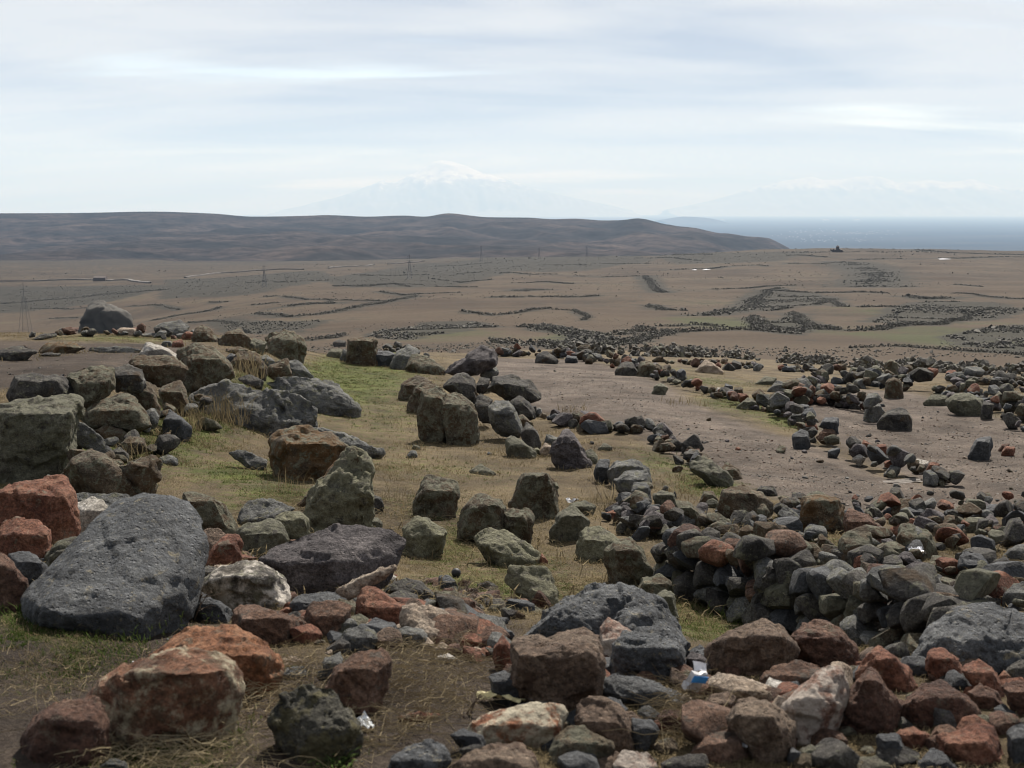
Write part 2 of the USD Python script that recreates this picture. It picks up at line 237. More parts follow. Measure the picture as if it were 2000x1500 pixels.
def ground_material():
    N = {'geo': ('geometry', {}), 'ag': ('attribute', {'attribute': 'green'}), 'av': ('attribute', {'attribute': 'gravel'}), 'as': ('attribute', {'attribute': 'soil'}),
     'n1': ('noise_texture', {'scale': 1.6, 'detail': 8.0, 'roughness': .65}), 'n2': ('noise_texture', {'scale': 9.0, 'detail': 7.0, 'roughness': .7}), 'n3': ('noise_texture', {'scale': 48.0, 'detail': 5.0, 'roughness': .75}),
     'dry': ('rgb_ramp', ramp([(.33, (0.0444,0.0323,0.0177)), (.5, (0.0836,0.0623,0.0343)), (.68, (0.1268,0.0971,0.0574))])),
     'grn': ('rgb_ramp', ramp([(.33, (0.0326,0.0395,0.0083)), (.5, (0.0553,0.0649,0.0133)), (.68, (0.0914,0.0935,0.0251))])),
     'grv': ('rgb_ramp', ramp([(.30, (0.0395,0.0294,0.0226)), (.5, (0.0786,0.0610,0.0478)), (.66, (0.1165,0.0960,0.0762)), (.76, (0.1980,0.1751,0.1427))])),
     'soi': ('rgb_ramp', ramp([(.33, (0.0252,0.0183,0.0139)), (.5, (0.0430,0.0321,0.0240)), (.7, (0.0708,0.0550,0.0407))])),
     'mixg': ('mix', {}), 'mixv': ('mix', {}), 'mixs': ('mix', {}),
     'gadd': ('math', {'math_type': 'multiply_add', 'value2': 2.6, 'value3': -1.34}), 'gsum': ('math', {'math_type': 'add'}), 'gclip': ('map_range', {'range_type': 'smoothstep', 'from_min': .12, 'from_max': .75, 'clamp': True}),
     'sadd': ('math', {'math_type': 'multiply_add', 'value2': 1.0, 'value3': -.5}), 'ssum': ('math', {'math_type': 'add'}), 'sclip': ('map_range', {'range_type': 'smoothstep', 'from_min': .2, 'from_max': .8, 'clamp': True}),
     'vsum': ('math', {'math_type': 'add'}), 'vclip': ('map_range', {'range_type': 'smoothstep', 'from_min': .25, 'from_max': .75, 'clamp': True}),
     'n4': ('noise_texture', {'scale': 22.0, 'detail': 3.0, 'roughness': .8}), 'grit': ('map_range', {'range_type': 'smoothstep', 'from_min': .61, 'from_max': .68, 'to_max': .75, 'clamp': True}), 'gm': ('math', {'math_type': 'multiply'}), 'mgrit': ('mix', {'color2': (.26,.24,.22)}), 'n5': ('noise_texture', {'scale': .55, 'detail': 9.0, 'roughness': .7, 'distortion': .6}), 'dmp': ('rgb_ramp', ramp([(.36, (.62,.58,.55)), (.5, (1.,)*3), (.64, (1.25,)*3)])), 'muld': ('mix', {'mix_type': 'multiply', 'fac': 1.0}),
     'mod': ('rgb_ramp', ramp([(.28, (.5,)*3), (.5, (1.,)*3), (.7, (1.45,)*3)])), 'mul': ('mix', {'mix_type': 'multiply', 'fac': 1.0}),
     'h': ('math', {'math_type': 'add'}), 'bump': ('bump', {'strength': .9, 'distance': .035}), 'p': ('principled_bsdf', {'roughness': .95, 'specular_ior_level': .15})}
    K = [('geo.position', f'n{i}.vector') for i in (1, 2, 3)] + [('n3.fac', x+'.fac') for x in ('dry', 'grn', 'grv', 'soi')] + [
     ('n2.fac', 'gadd.value1'), ('gadd.value', 'gsum.value1'), ('ag.fac', 'gsum.value2'), ('gsum.value', 'gclip.value'), ('gclip.result', 'mixg.fac'), ('dry.color', 'mixg.color1'), ('grn.color', 'mixg.color2'),
     ('n2.fac', 'sadd.value1'), ('sadd.value', 'ssum.value1'), ('as.fac', 'ssum.value2'), ('ssum.value', 'sclip.value'), ('sclip.result', 'mixs.fac'), ('mixg.color', 'mixs.color1'), ('soi.color', 'mixs.color2'),
     ('sadd.value', 'vsum.value1'), ('av.fac', 'vsum.value2'), ('vsum.value', 'vclip.value'), ('vclip.result', 'mixv.fac'), ('mixs.color', 'mixv.color1'), ('grv.color', 'mixv.color2'),
     ('n1.fac', 'mod.fac'), ('geo.position', 'n4.vector'), ('geo.position', 'n5.vector'), ('n4.fac', 'grit.value'), ('grit.result', 'gm.value1'), ('vclip.result', 'gm.value2'), ('gm.value', 'mgrit.fac'), ('mixv.color', 'mgrit.color1'), ('n5.fac', 'dmp.fac'), ('mgrit.color', 'muld.color1'), ('dmp.color', 'muld.color2'), ('muld.color', 'mul.color1'), ('mod.color', 'mul.color2'), ('mul.color', 'p.base_color'), ('n2.fac', 'h.value1'), ('n3.fac', 'h.value2'), ('h.value', 'bump.height'), ('bump.normal', 'p.normal')]
    return usdkit.material(stage, L+'ground', N, K, surface='p.BSDF')
def plain_material():
    N = {'geo': ('geometry', {}), 'ag': ('attribute', {'attribute': 'green'}), 'asc': ('attribute', {'attribute': 'scrub'}), 'apl': ('attribute', {'attribute': 'tilled'}),
     'n1': ('noise_texture', {'scale': .012, 'detail': 7.0, 'roughness': .6}), 'n2': ('noise_texture', {'scale': .14, 'detail': 8.0, 'roughness': .72}), 'n3': ('noise_texture', {'scale': 1.3, 'detail': 5.0, 'roughness': .75}),
     'st': ('mapping', {'scale': (.006, .05, .05), 'rotation': (0, 0, .12)}), 'ns': ('noise_texture', {'scale': 1.0, 'detail': 6.0, 'roughness': .65}),
     'soil': ('rgb_ramp', ramp([(.36, (0.0322,0.0217,0.0138)), (.5, (0.0466,0.0329,0.0211)), (.7, (0.0623,0.0460,0.0299))])),
     'fine': ('rgb_ramp', ramp([(.3, (.72,)*3), (.5, (1.,)*3), (.72, (1.3,)*3)])), 'mul': ('mix', {'mix_type': 'multiply', 'fac': 1.0}),
     'streak': ('map_range', {'range_type': 'smoothstep', 'from_min': .6, 'from_max': .74, 'to_max': .35, 'clamp': True}), 'ms': ('mix', {'color2': (0.0778,0.0632,0.0502)}),
     'scr': ('math', {'math_type': 'multiply_add', 'value2': 1.7, 'value3': -.85}), 'scs': ('math', {'math_type': 'add'}), 'scc': ('map_range', {'range_type': 'smoothstep', 'from_min': .22, 'from_max': .5, 'to_max': .92, 'clamp': True}), 'msc': ('mix', {'color2': (.021,.019,.014)}),
     'olv': ('map_range', {'from_min': .48, 'from_max': .68, 'to_max': .4, 'clamp': True}), 'n4': ('noise_texture', {'scale': .30, 'detail': 9.0, 'roughness': .78}), 'n5': ('noise_texture', {'scale': .017, 'detail': 5.0, 'roughness': .6, 'distortion': .4}), 'pm': ('map_range', {'range_type': 'smoothstep', 'from_min': .42, 'from_max': .62, 'to_min': .0, 'to_max': .16, 'clamp': True}), 'sp': ('math', {'math_type': 'add'}), 'sm': ('map_range', {'range_type': 'smoothstep', 'from_min': .655, 'from_max': .72, 'to_max': .9, 'clamp': True}), 'msp': ('mix', {'color2': (.022,.020,.015)}), 'oadd': ('math', {'math_type': 'add'}), 'gs': ('math', {'math_type': 'add'}), 'gc': ('map_range', {'range_type': 'smoothstep', 'from_min': .2, 'from_max': .8, 'to_max': .8, 'clamp': True}), 'mg': ('mix', {'color2': (.034,.039,.014)}),
     'bump': ('bump', {'strength': .5, 'distance': .6}), 'p': ('principled_bsdf', {'roughness': .97, 'specular_ior_level': .1})}
    K = [('geo.position', 'n1.vector'), ('geo.position', 'n2.vector'), ('geo.position', 'n3.vector'), ('geo.position', 'st.vector'), ('st.vector', 'ns.vector'), ('n1.fac', 'soil.fac'), ('n3.fac', 'fine.fac'), ('soil.color', 'mul.color1'), ('fine.color', 'mul.color2'),
     ('ns.fac', 'streak.value'), ('streak.result', 'ms.fac'), ('mul.color', 'ms.color1'),
     ('n2.fac', 'scr.value1'), ('n1.fac', 'olv.value'), ('olv.result', 'oadd.value1'), ('ag.fac', 'oadd.value2'), ('scr.value', 'gs.value1'), ('oadd.value', 'gs.value2'), ('gs.value', 'gc.value'), ('gc.result', 'mg.fac'), ('ms.color', 'mg.color1'),
     ('scr.value', 'scs.value1'), ('asc.fac', 'scs.value2'), ('scs.value', 'scc.value'), ('scc.result', 'msc.fac'), ('mg.color', 'msc.color1'), ('geo.position', 'n4.vector'), ('geo.position', 'n5.vector'), ('n5.fac', 'pm.value'), ('n4.fac', 'sp.value1'), ('pm.result', 'sp.value2'), ('sp.value', 'sm.value'), ('sm.result', 'msp.fac'), ('msc.color', 'msp.color1'), ('msp.color', 'p.base_color'), ('n2.fac', 'bump.height'), ('bump.normal', 'p.normal')]
    return usdkit.material(stage, L+'plain', N, K, surface='p.BSDF')
def hill_material():
    N = {'geo': ('geometry', {}), 'map': ('mapping', {'scale': (.0028, .0026, .004)}), 'n1': ('noise_texture', {'scale': 1.0, 'detail': 8.0, 'roughness': .6, 'distortion': .3}), 'n2': ('noise_texture', {'scale': .02, 'detail': 7.0, 'roughness': .7}),
     'r': ('rgb_ramp', ramp([(.38, (0.0094,0.0090,0.0093)), (.47, (0.0158,0.0137,0.0132)), (.54, (0.0259,0.0202,0.0187)), (.66, (0.0432,0.0331,0.0288))])), 'r2': ('rgb_ramp', ramp([(.38, (.35,)*3), (.5, (1.,)*3), (.62, (1.5,)*3)])), 'mul': ('mix', {'mix_type': 'multiply', 'fac': 1.0}),
     'bump': ('bump', {'strength': .8, 'distance': 9.0}), 'p': ('principled_bsdf', {'roughness': 1.0, 'specular_ior_level': .05})}
    K = [('geo.position', 'map.vector'), ('map.vector', 'n1.vector'), ('geo.position', 'n2.vector'), ('n1.fac', 'r.fac'), ('n2.fac', 'r2.fac'), ('r.color', 'mul.color1'), ('r2.color', 'mul.color2'), ('mul.color', 'p.base_color'), ('n2.fac', 'bump.height'), ('bump.normal', 'p.normal')]
    return usdkit.material(stage, L+'hills', N, K, surface='p.BSDF')
def valley_material():
    N = {'geo': ('geometry', {}), 'map': ('mapping', {'scale': (.00035, .00055, .0)}), 'n1': ('noise_texture', {'scale': 1.0, 'detail': 8.0, 'roughness': .66}),
     'r': ('rgb_ramp', ramp([(.34, (0.0166,0.0159,0.0151)), (.5, (0.0271,0.0245,0.0217)), (.64, (0.0446,0.0388,0.0344))])), 'p': ('principled_bsdf', {'roughness': 1.0, 'specular_ior_level': .0})}
    K = [('geo.position', 'map.vector'), ('map.vector', 'n1.vector'), ('n1.fac', 'r.fac'), ('r.color', 'p.base_color')]
    return usdkit.material(stage, L+'valley', N, K, surface='p.BSDF')
def snow_mountain_material(name, z0, z1):
    N = {'geo': ('geometry', {}), 'sep': ('separate_xyz', {}), 'n': ('noise_texture', {'scale': .0016, 'detail': 8.0, 'roughness': .7}), 'zz': ('map_range', {'from_min': z0, 'from_max': z1, 'to_min': -.25, 'to_max': .75}), 'nn': ('math', {'math_type': 'multiply_add', 'value2': 2.2, 'value3': -1.1}), 'add': ('math', {'math_type': 'add'}),
     'st': ('map_range', {'range_type': 'smoothstep', 'from_min': .0, 'from_max': .25, 'clamp': True}), 'mix': ('mix', {'color1': (.17,.18,.20), 'color2': (.56,.56,.57)}), 'p': ('principled_bsdf', {'roughness': .9, 'specular_ior_level': .1})}
    K = [('geo.position', 'sep.vector'), ('geo.position', 'n.vector'), ('sep.z', 'zz.value'), ('n.fac', 'nn.value1'), ('zz.result', 'add.value1'), ('nn.value', 'add.value2'), ('add.value', 'st.value'), ('st.result', 'mix.fac'), ('mix.color', 'p.base_color')]
    return usdkit.material(stage, L+name, N, K, surface='p.BSDF')
MG, MP, MH, MV = ground_material(), plain_material(), hill_material(), valley_material()

# ---------------------------------------------------------------- ground, plain, hills, valley
from shapely.geometry import Polygon, Point, LineString
import shapely
def wpoly(pts): return Polygon([hit(*p)[:2] for p in pts]).buffer(0)
GRAVEL = [wpoly([(985,702),(1100,704),(1225,738),(1295,785),(1440,840),(1545,868),(1690,935),(1890,962),(2300,985),(2300,1030),(2000,1000),(1800,1003),(1600,985),(1440,925),(1350,882),(1290,842),(1190,800),(1085,800),(1050,760),(980,730)]),
          wpoly([(1620,778),(1720,765),(1850,800),(2000,850),(2300,900),(2300,1000),(1900,950),(1760,905),(1660,850),(1600,800)])]
SOIL = [wpoly([(-100,1230),(40,1290),(200,1320),(330,1240),(520,1330),(700,1330),(900,1230),(1000,1350),(900,1420),(700,1500),(-100,1500)]), wpoly([(0,672),(280,678),(300,720),(150,735),(0,745)])]
GREEN = [(700,738,110,35,1.0),(655,712,60,22,.9),(760,800,120,50,.42),(650,770,60,30,.6),(470,925,110,22,.9),(540,965,90,18,.8),(420,985,60,14,.6),(880,1060,60,40,.75),(960,1150,120,35,.8),(1020,1100,80,30,.6),(900,1140,60,20,.8),(1100,1160,80,40,.5),(1300,905,80,25,.55),(1390,950,60,18,.95),(1340,900,60,16,.6),(1350,1200,70,60,1.0),
         (1480,795,90,14,.9),(1550,825,50,10,1.0),(1590,815,60,14,.6),(1690,840,70,14,.5),(1560,1060,80,20,.7),(1440,1050,40,20,.8),(1480,1020,80,18,.5),(80,1225,95,26,1.0),(150,1280,110,20,.9),(40,1200,50,20,.9),(560,1330,120,30,.25),(650,1480,40,20,.8),(300,1490,160,16,.6),(430,790,80,20,.35),(240,660,150,6,.55),(1250,800,60,10,.3),(1340,740,140,8,.5),(1250,715,100,5,.4),(820,920,200,30,.3),(730,860,120,30,.3),(850,1000,100,30,.35),(1960,975,60,12,.6),(1900,815,90,10,.5)]
gblobs = []
for (px, py, wx, wy, s) in GREEN:
    c = hit(px, py); e = hit(px+wx, py); t = hit(px, py-wy); gblobs.append((c[0], c[1], abs(e[0]-c[0]), max(abs(t[1]-c[1]), .3), s))
def ground_zones(x, y):
    p = shapely.points(x, y); g = np.zeros_like(x); k = np.zeros_like(x); so = np.zeros_like(x)
    for q in GRAVEL: k = np.maximum(k, np.clip(1.0-shapely.distance(q, p)/(.05*y), 0, 1))
    for q in SOIL: so = np.maximum(so, np.clip(1.0-shapely.distance(q, p)/(.10*y), 0, 1))
    for (cx, cy, sx, sy, s) in gblobs: g = np.maximum(g, s*np.exp(-.7*(((x-cx)/sx)**2+((y-cy)/sy)**2)))
    return g, k, so
def sheet(ys, bs, off):
    Y, B = np.meshgrid(ys, bs, indexing='ij'); X = B*(Y+off)
    return X.ravel(), Y.ravel()
def quads(nr, nc):
    i = np.arange(nr*nc).reshape(nr, nc)
    return np.stack([i[:-1, :-1], i[:-1, 1:], i[1:, 1:], i[1:, :-1]], -1).reshape(-1, 4)
def bgrid(n, inner=.47, outer=1.5):
    t = np.linspace(-1, 1, n); return np.where(abs(t) < .84, t/.84*inner, np.sign(t)*(inner+(outer-inner)*(np.maximum(abs(t)-.84, 0)/.16)**1.6))
near_y = np.concatenate([np.linspace(-2.2, 2.6, 40), np.exp(np.linspace(math.log(2.75), math.log(80), 400))])
bs = bgrid(360)
x, y = sheet(near_y, bs, 3.0); z = gz(x, y)
gr, gv, so = ground_zones(x, np.maximum(y, 3.0))
vv = np.stack([x, y, z], 1); ff = quads(len(near_y), len(bs))
ap = np.array([[-60, -60, -1.9], [60, -60, -1.9], [60, 2, -1.9], [-60, 2, -1.9]], float)
vv = np.vstack([vv, ap]); ff = np.vstack([ff, [[len(x), len(x)+1, len(x)+2, len(x)+3]]])
z4 = np.zeros(4)
tri = np.vstack([ff[:, [0, 1, 2]], ff[:, [0, 2, 3]]])
tag(put('ground', vv, ff, MG, n=vnormals(vv, tri), prims={'green': np.concatenate([gr, z4]), 'gravel': np.concatenate([gv, z4]), 'soil': np.concatenate([so, z4+1])}), kind='structure')
# far field: walls on the plain as polylines of picture points -> world
FW = [  # (width m, stone m, height m, points, label, full?)
 (2.2,.55,.9,[(1150,677),(1210,675),(1260,665),(1310,657),(1380,652),(1440,649),(1480,652),(1545,655)],'long dark stone wall snaking across the tan field, nearest complete one on the plain'),
 (1.2,.5,.7,[(960,672),(1000,675),(1060,677),(1110,685),(1165,692),(1250,696),(1310,697),(1380,697),(1430,700),(1480,706),(1540,710)],'dark rubble wall along the foot of the hill behind the gravel track'),
 (1.2,.5,.7,[(1540,711),(1620,710),(1690,716),(1700,722)],'dark rubble wall continuing right of the foot of the hill, left of the standing stones'),
 (1.6,.5,.7,[(1752,722),(1800,727),(1860,728),(1930,733),(2060,740)],'black stone wall at the right edge below the tan field'),
 (.5,.35,.4,[(1660,680),(1750,677),(1825,682),(1900,687),(1980,691),(2050,699)],'thin broken line of stones across the tan field at right'),
 (5,.7,.8,[(1010,646),(1060,646),(1095,657),(1150,662),(1165,671)],'low grassy rubble bank left of the long snaking wall'),
 (1.6,.6,.7,[(1080,610),(1122,611),(1150,622),(1137,625)],'small hooked wall in the middle of the tan plain'),
 (3.5,.8,1.0,[(960,579),(1000,579),(1050,579),(1100,578),(1170,576)],'straight dark wall left of centre on the plain, about a third of the picture below the skyline'),
 (4,.8,.9,[(1272,592),(1282,602),(1310,607),(1340,608)],'short curved heap of stones at the lower end of the pale track'),
 (5,.8,.9,[(1260,538),(1272,555),(1280,565),(1297,572)],'dark diagonal wall beside the pale track in the plain'),
 (4,.9,1.0,[(1298,528),(1340,527),(1390,526),(1415,522)],'dark wall right below the white snow patches'),
 (6,.8,1.1,[(1345,621),(1395,620),(1430,610),(1465,600),(1480,580),(1505,570),(1520,562)],'broad dark rocky bank climbing to the right in the middle of the plain'),
 (4,.8,1.0,[(1520,570),(1560,572),(1610,570),(1670,569),(1735,570)],'dark wall running right to the foot of the broad rock band'),
 (26,1.0,1.3,[(1672,560),(1695,560),(1712,540),(1700,528),(1676,517),(1650,512)],'broad winding band of dark rocks below the church'),
 (3,.8,.9,[(1390,564),(1450,562),(1500,557),(1555,556)],'thin dark wall above the broad rocky bank'),
 (3.5,.6,.9,[(1470,625),(1490,645),(1530,652),(1565,654)],'dark wall along the left side of the green hollow'),
 (3,.6,.9,[(1550,615),(1560,630),(1585,645),(1635,651)],'dark wall curving along the right side of the green hollow'),
 (2.5,.7,.8,[(1490,607),(1520,607),(1545,605)],'short wall at the upper end of the green hollow'),
 (1.5,.6,.7,[(1280,639),(1325,640),(1360,638),(1415,642)],'short thin wall left of the green hollow'),
 (2.6,.65,1.0,[(1655,653),(1710,650),(1770,639),(1820,632),(1870,625),(1900,612),(1950,607),(2050,608)],'heavy dark wall climbing to the right edge above the green slope'),
 (3,.8,.8,[(1595,595),(1620,587),(1650,600),(1710,600),(1780,602)],'dark wall under the cluster of rocks right of the green hollow'),
 (7,.9,1.2,[(1772,580),(1810,582),(1852,581)],'short thick dark heap of rocks on the right side of the plain'),
 (2,.7,.6,[(1860,575),(1925,580),(2040,585)],'thin dark line of stones right of the thick dark heap'),
 (4,1.0,.9,[(1670,506),(1750,505),(1850,505),(1950,502),(2040,503)],'straight dark wall in the upper right below the church ridge'),
 (14,1.0,1.1,[(1790,488),(1850,492),(1925,495),(2040,498)],'dark stony rim along the skyline of the plain at right'),
 (5,1.0,.8,[(1300,498),(1350,497),(1390,498)],'dark wall high on the plain below the end of the ridge'),
 (6,1.0,.9,[(1525,500),(1575,499),(1620,503)],'dark wall just left below the church'),
 (2.5,.9,.7,[(1430,521),(1480,519),(1500,521)],'short dark dash of wall left of the broad rock band'),
 (2.5,.9,.7,[(1540,515),(1600,517),(1650,512)],'dark wall joining the top of the broad rock band from the left'),
 (2,.8,.6,[(1865,556),(1920,559)],'short dark dash of wall on the bare field at right'),
 (2,.8,.6,[(1760,560),(1790,560)],'tiny dark dash of wall right beside the broad rock band'),
 (1.6,.7,.8,[(900,612),(965,617),(1025,612),(1075,605)],None), (3,.7,.8,[(500,612),(565,617),(625,612),(675,605),(720,597),(780,586),(810,575)],'long dark wall climbing right across the left half of the plain'),
 (2,.7,.7,[(555,580),(620,586),(690,589),(745,590),(770,588)],'dark wall just below the second pylon from the left'),
 (1.6,.5,.6,[(370,630),(420,627),(470,630),(500,627)],'dark wall right behind the round boulders of the left mound'),
 (4,.6,.7,[(300,625),(340,615),(400,607),(430,600)],None), (1.6,.6,.6,[(95,622),(150,620)],None), (2,.8,.7,[(655,560),(750,555),(825,557)],None), (2,.8,.7,[(410,590),(445,589)],None),
 (2,.7,.7,[(490,595),(545,592)],None), (2,.8,.6,[(515,580),(540,580)],None), (1.2,.45,.6,[(600,670),(665,662),(672,660)],None), (6,.8,.9,[(560,600),(610,596),(650,592)],None), (4,.8,.9,[(650,558),(720,560),(770,556),(800,560)],None),
 (3,.7,.6,[(745,570),(790,575),(830,572),(900,570)],None), (3,.8,.8,[(845,545),(900,552),(960,548)],None), (3,.9,.8,[(980,534),(1040,537),(1090,535)],None), (3,.9,.8,[(1000,555),(1060,552),(1120,556)],None), (3,.9,.8,[(1120,540),(1180,541),(1250,538)],None),
 (3,1.0,.8,[(1000,520),(1080,517),(1150,519)],None), (3,1.0,.8,[(1175,516),(1230,517),(1290,514)],None), (3,1.0,.8,[(1240,505),(1300,504),(1370,508)],None), (3,.9,.7,[(850,560),(900,563),(935,562)],None), (8,1.0,.8,[(850,520),(900,517),(960,513)],None), (8,.9,.8,[(1010,570),(1030,563),(1070,566)],None),
 (3,.9,.8,[(480,550),(560,552),(640,549)],None), (3,.9,.8,[(690,538),(760,540),(840,536)],None), (2,.8,.7,[(250,600),(300,598),(350,602)],None), (2,.8,.7,[(60,600),(140,604),(200,598)],None), (4,1.0,.8,[(880,535),(940,532),(985,534)],None),
 (16,1.1,1.2,[(0,591),(60,588),(130,583),(200,575),(260,571),(330,565)],'dark rocky edge of the gully on the far left below the road'),
 (2,.7,.6,[(1230,640),(1262,641)],None), (3,.5,.9,[(1200,661),(1215,660)],None), (3,.5,.9,[(1232,659),(1245,659)],None), (5,.5,1.1,[(1252,656),(1272,654)],None),
]
RUB = [ # rubble mounds and stony patches: picture polygon, stones, size, label
 ([(715,664),(760,645),(850,628),(905,626),(925,640),(910,655),(830,662),(790,668)], 900, .5, 'low dark hump of rubble and scrub behind the square dark boulder'),
 ([(895,632),(930,626),(975,640),(960,648),(915,645)], 240, .55, 'small dark knoll at the right end of the rubble hump'),
 ([(1430,610),(1560,600),(1640,585),(1560,570),(1480,580)], 500, .8, None), ([(1760,600),(1850,585),(1960,600),(2000,610),(1880,625),(1780,635),(1700,632)], 600, .8, 'wide scatter of dark rocks above the heavy dark wall at right'),
 ([(1850,660),(2000,630),(2100,640),(2100,690),(1960,690),(1880,675)], 600, .6, 'green slope strewn with grey stones at the right edge'),
 ([(880,515),(960,505),(1180,500),(1250,510),(1100,530),(930,530)], 500, 1.1, None), ([(1250,500),(1400,495),(1560,492),(1500,510),(1350,515)], 350, 1.1, None), ([(640,545),(840,515),(1000,525),(860,560),(700,560)], 450, 1.0, None), ([(350,545),(600,530),(640,545),(480,575),(330,580)], 450, 1.0, None),
 ([(1480,640),(1560,620),(1600,640),(1560,660),(1490,655)], 260, .6, None), ([(420,625),(560,630),(640,622),(560,645),(460,648)], 250, .6, None), ([(0,560),(160,560),(330,560),(200,590),(0,610)], 500, 1.0, None),
]
wl = [(w, np.array([hit(*p)[:2] for p in pts])) for (w, s, h, pts, lab) in FW]
def scrub_field(x, y):
    """darker, scrubby ground along the walls and in the rubble"""
    s = np.zeros_like(x); P = shapely.points(x, y)
    for w, l in wl:
        d = shapely.distance(LineString(l), P); s = np.maximum(s, np.exp(-(d/(w*.8+.6+.004*y))**2)*(.62 if w > 4 else .45))
    for poly, n, sz, lab in RUB:
        d = shapely.distance(Polygon([hit(*p)[:2] for p in poly]).buffer(0), P); s = np.maximum(s, .5*np.exp(-(d/(.01*y+.1))**2))
    return s
PGREEN = [(1420,635,90,12,.9),(1500,640,90,14,.9),(1850,650,160,12,.7),(1930,670,160,22,1.0),(1760,615,120,10,.6),(1130,664,60,6,.8),(860,655,90,10,.7),(1900,600,120,8,.5),(1530,715,120,5,.6),(1200,702,140,4,.5)]
def plain_green(x, y):
    g = np.zeros_like(x)
    for (px, py, wx, wy, s) in PGREEN:
        c = hit(px, py); e = hit(px+wx, py); t = hit(px, py-wy)
        g = np.maximum(g, s*np.exp(-.8*(((x-c[0])/abs(e[0]-c[0]))**2+((y-c[1])/max(abs(t[1]-c[1]), 3))**2)))
    return g
py_ = np.exp(np.linspace(math.log(80), math.log(2600), 300)); py_[0] = near_y[-1]
x, y = sheet(py_, bs, 3.0); z = gz(x, y)
far_dark = np.clip((y-900)/1500, 0, 1)*.25
tag(put('plain', np.stack([x, y, z], 1), quads(len(py_), len(bs)), MP, n=vnormals(np.stack([x, y, z], 1), np.vstack([quads(len(py_), len(bs))[:, [0, 1, 2]], quads(len(py_), len(bs))[:, [0, 2, 3]]])), prims={'green': plain_green(x, y), 'scrub': scrub_field(x, y)+far_dark+.17*np.clip((y-150)/300, 0, 1)}), kind='structure')
hy = np.exp(np.linspace(math.log(2600), math.log(9000), 230)); hy[0] = py_[-1]
x, y = sheet(hy, bs, 3.0); z = gz(x, y); _c = np.clip(x/y*F+1000, -600, 1600); _k = PchipInterpolator(_sx, _sy)(_c); _lim = ray(_c, _k)[:, 2]*y
z = np.where((x/y*F+1000 < 1540) & (y < 9000), np.minimum(z, _lim-.0012*np.abs(y-np.where(_c < 1200, 6500, 5800))), z); q = quads(len(hy), len(bs)); t_ = np.vstack([q[:, [0, 1, 2]], q[:, [0, 2, 3]]]); v = np.stack([x, y, z], 1)
tag(put('hills', v, q, MH, n=vnormals(v, t_)), kind='structure')
vy = np.exp(np.linspace(math.log(9000), math.log(126000), 40)); vy[0] = hy[-1]
x, y = sheet(vy, bs, 3.0); v = np.stack([x, y, zs(x, y)], 1); q = quads(len(vy), len(bs))
tag(put('valley_floor', v, q, MV), kind='structure')

# snowy mountains beyond the valley
def mountain(name, mat, D, xs, ridge, depth, seed, rough, conical=False):
    nx, ny = 260, 90
    X = np.interp(np.linspace(0, 1, nx), np.linspace(0, 1, len(xs)), xs); t = np.linspace(-1, 1, ny)
    XX, TT = np.meshgrid(X, t, indexing='xy')
    h = ridge(XX)
    n = fbm(np.stack([XX/2600, TT*depth/2600, 0*XX], -1), 5, seed)-.5; rn = np.abs(fbm(np.stack([XX/1500+.4*TT, TT*depth/5200, 0*XX+3], -1), 4, seed+7)-.5)
    f = np.clip(1-np.abs(TT)**(1.25 if conical else .9), 0, 1)
    Z = VALLEY-20 + h*f + (n*2-rn*2.4)*rough*np.minimum(h*f/900, 1)*(1-.95*np.exp(-(TT/.12)**2))
    v = np.stack([XX, D+TT*depth, Z], -1).reshape(-1, 3); q = quads(ny, nx)
    tt = np.vstack([q[:, [0, 1, 2]], q[:, [0, 2, 3]]])
    return put(name, v, q, mat, n=vnormals(v, tt))
def prof(pts, D):
    p = np.array(pts, float); X = (p[:, 0]-1000)/F*D; Z = np.array([ray(a, b)[2]*D for a, b in p])-VALLEY+20
    return X, PchipInterpolator(X, np.maximum(Z, 0))
D1 = 100000.0
X1, R1 = prof([(560,408),(660,385),(700,372),(722,362),(738,357),(750,351),(758,356),(775,355),(795,346),(815,336),(838,322),(852,315),(866,312.5),(885,315),(905,321),(925,329),(945,337),(970,345),(1010,357),(1060,372),(1130,388),(1230,410)], D1)
tag(mountain('snowy_mountain', snow_mountain_material('snow_volcano', 1300, 3900), D1, np.linspace(X1[0], X1[-1], 8), R1, 9500, 41, 420, True), kind='structure')
X2, R2 = prof([(1300,408),(1380,392),(1450,372),(1490,362),(1525,352),(1560,347),(1578,344),(1600,350),(1640,349),(1665,344),(1700,343),(1725,349),(1745,356),(1775,353),(1805,351),(1840,355),(1865,352),(1888,349),(1905,355),(1940,365),(1965,371),(1990,366),(2040,360),(2120,372),(2300,400)], 108000)
tag(mountain('snowy_range', snow_mountain_material('snow_range', 1200, 2900), 108000, np.linspace(X2[0], X2[-1], 8), R2, 8000, 53, 420), kind='structure')
X3, R3 = prof([(1285,431),(1310,426),(1335,423),(1365,424.5),(1385,427),(1400,432)], 45000)
hx = np.linspace(X3[0], X3[-1], 8)
tag(put('far_hill', *(lambda XX, TT: (np.stack([XX, 45000+TT*3000, VALLEY-5+np.maximum(R3(XX)-15, 0)*(1-TT**2)], -1).reshape(-1, 3), quads(20, 60)))(*np.meshgrid(np.linspace(X3[0], X3[-1], 60), np.linspace(-1, 1, 20))), MH), kind='structure')

# haze: one closed box round everything
hb = trimesh.creation.box(bounds=[[-150000, -3000, VALLEY-40], [150000, 128000, 4700]])
haze_mat = usdkit.material(stage, L+'haze', {'v': ('principled_volume', {'color': (.44, .67, 1.0), 'absorption_color': (.62, .62, .62), 'density': HAZE, 'anisotropy': .0})}, volume='v.volume')
tag(put('haze', hb.vertices, hb.faces, haze_mat), kind='stuff')

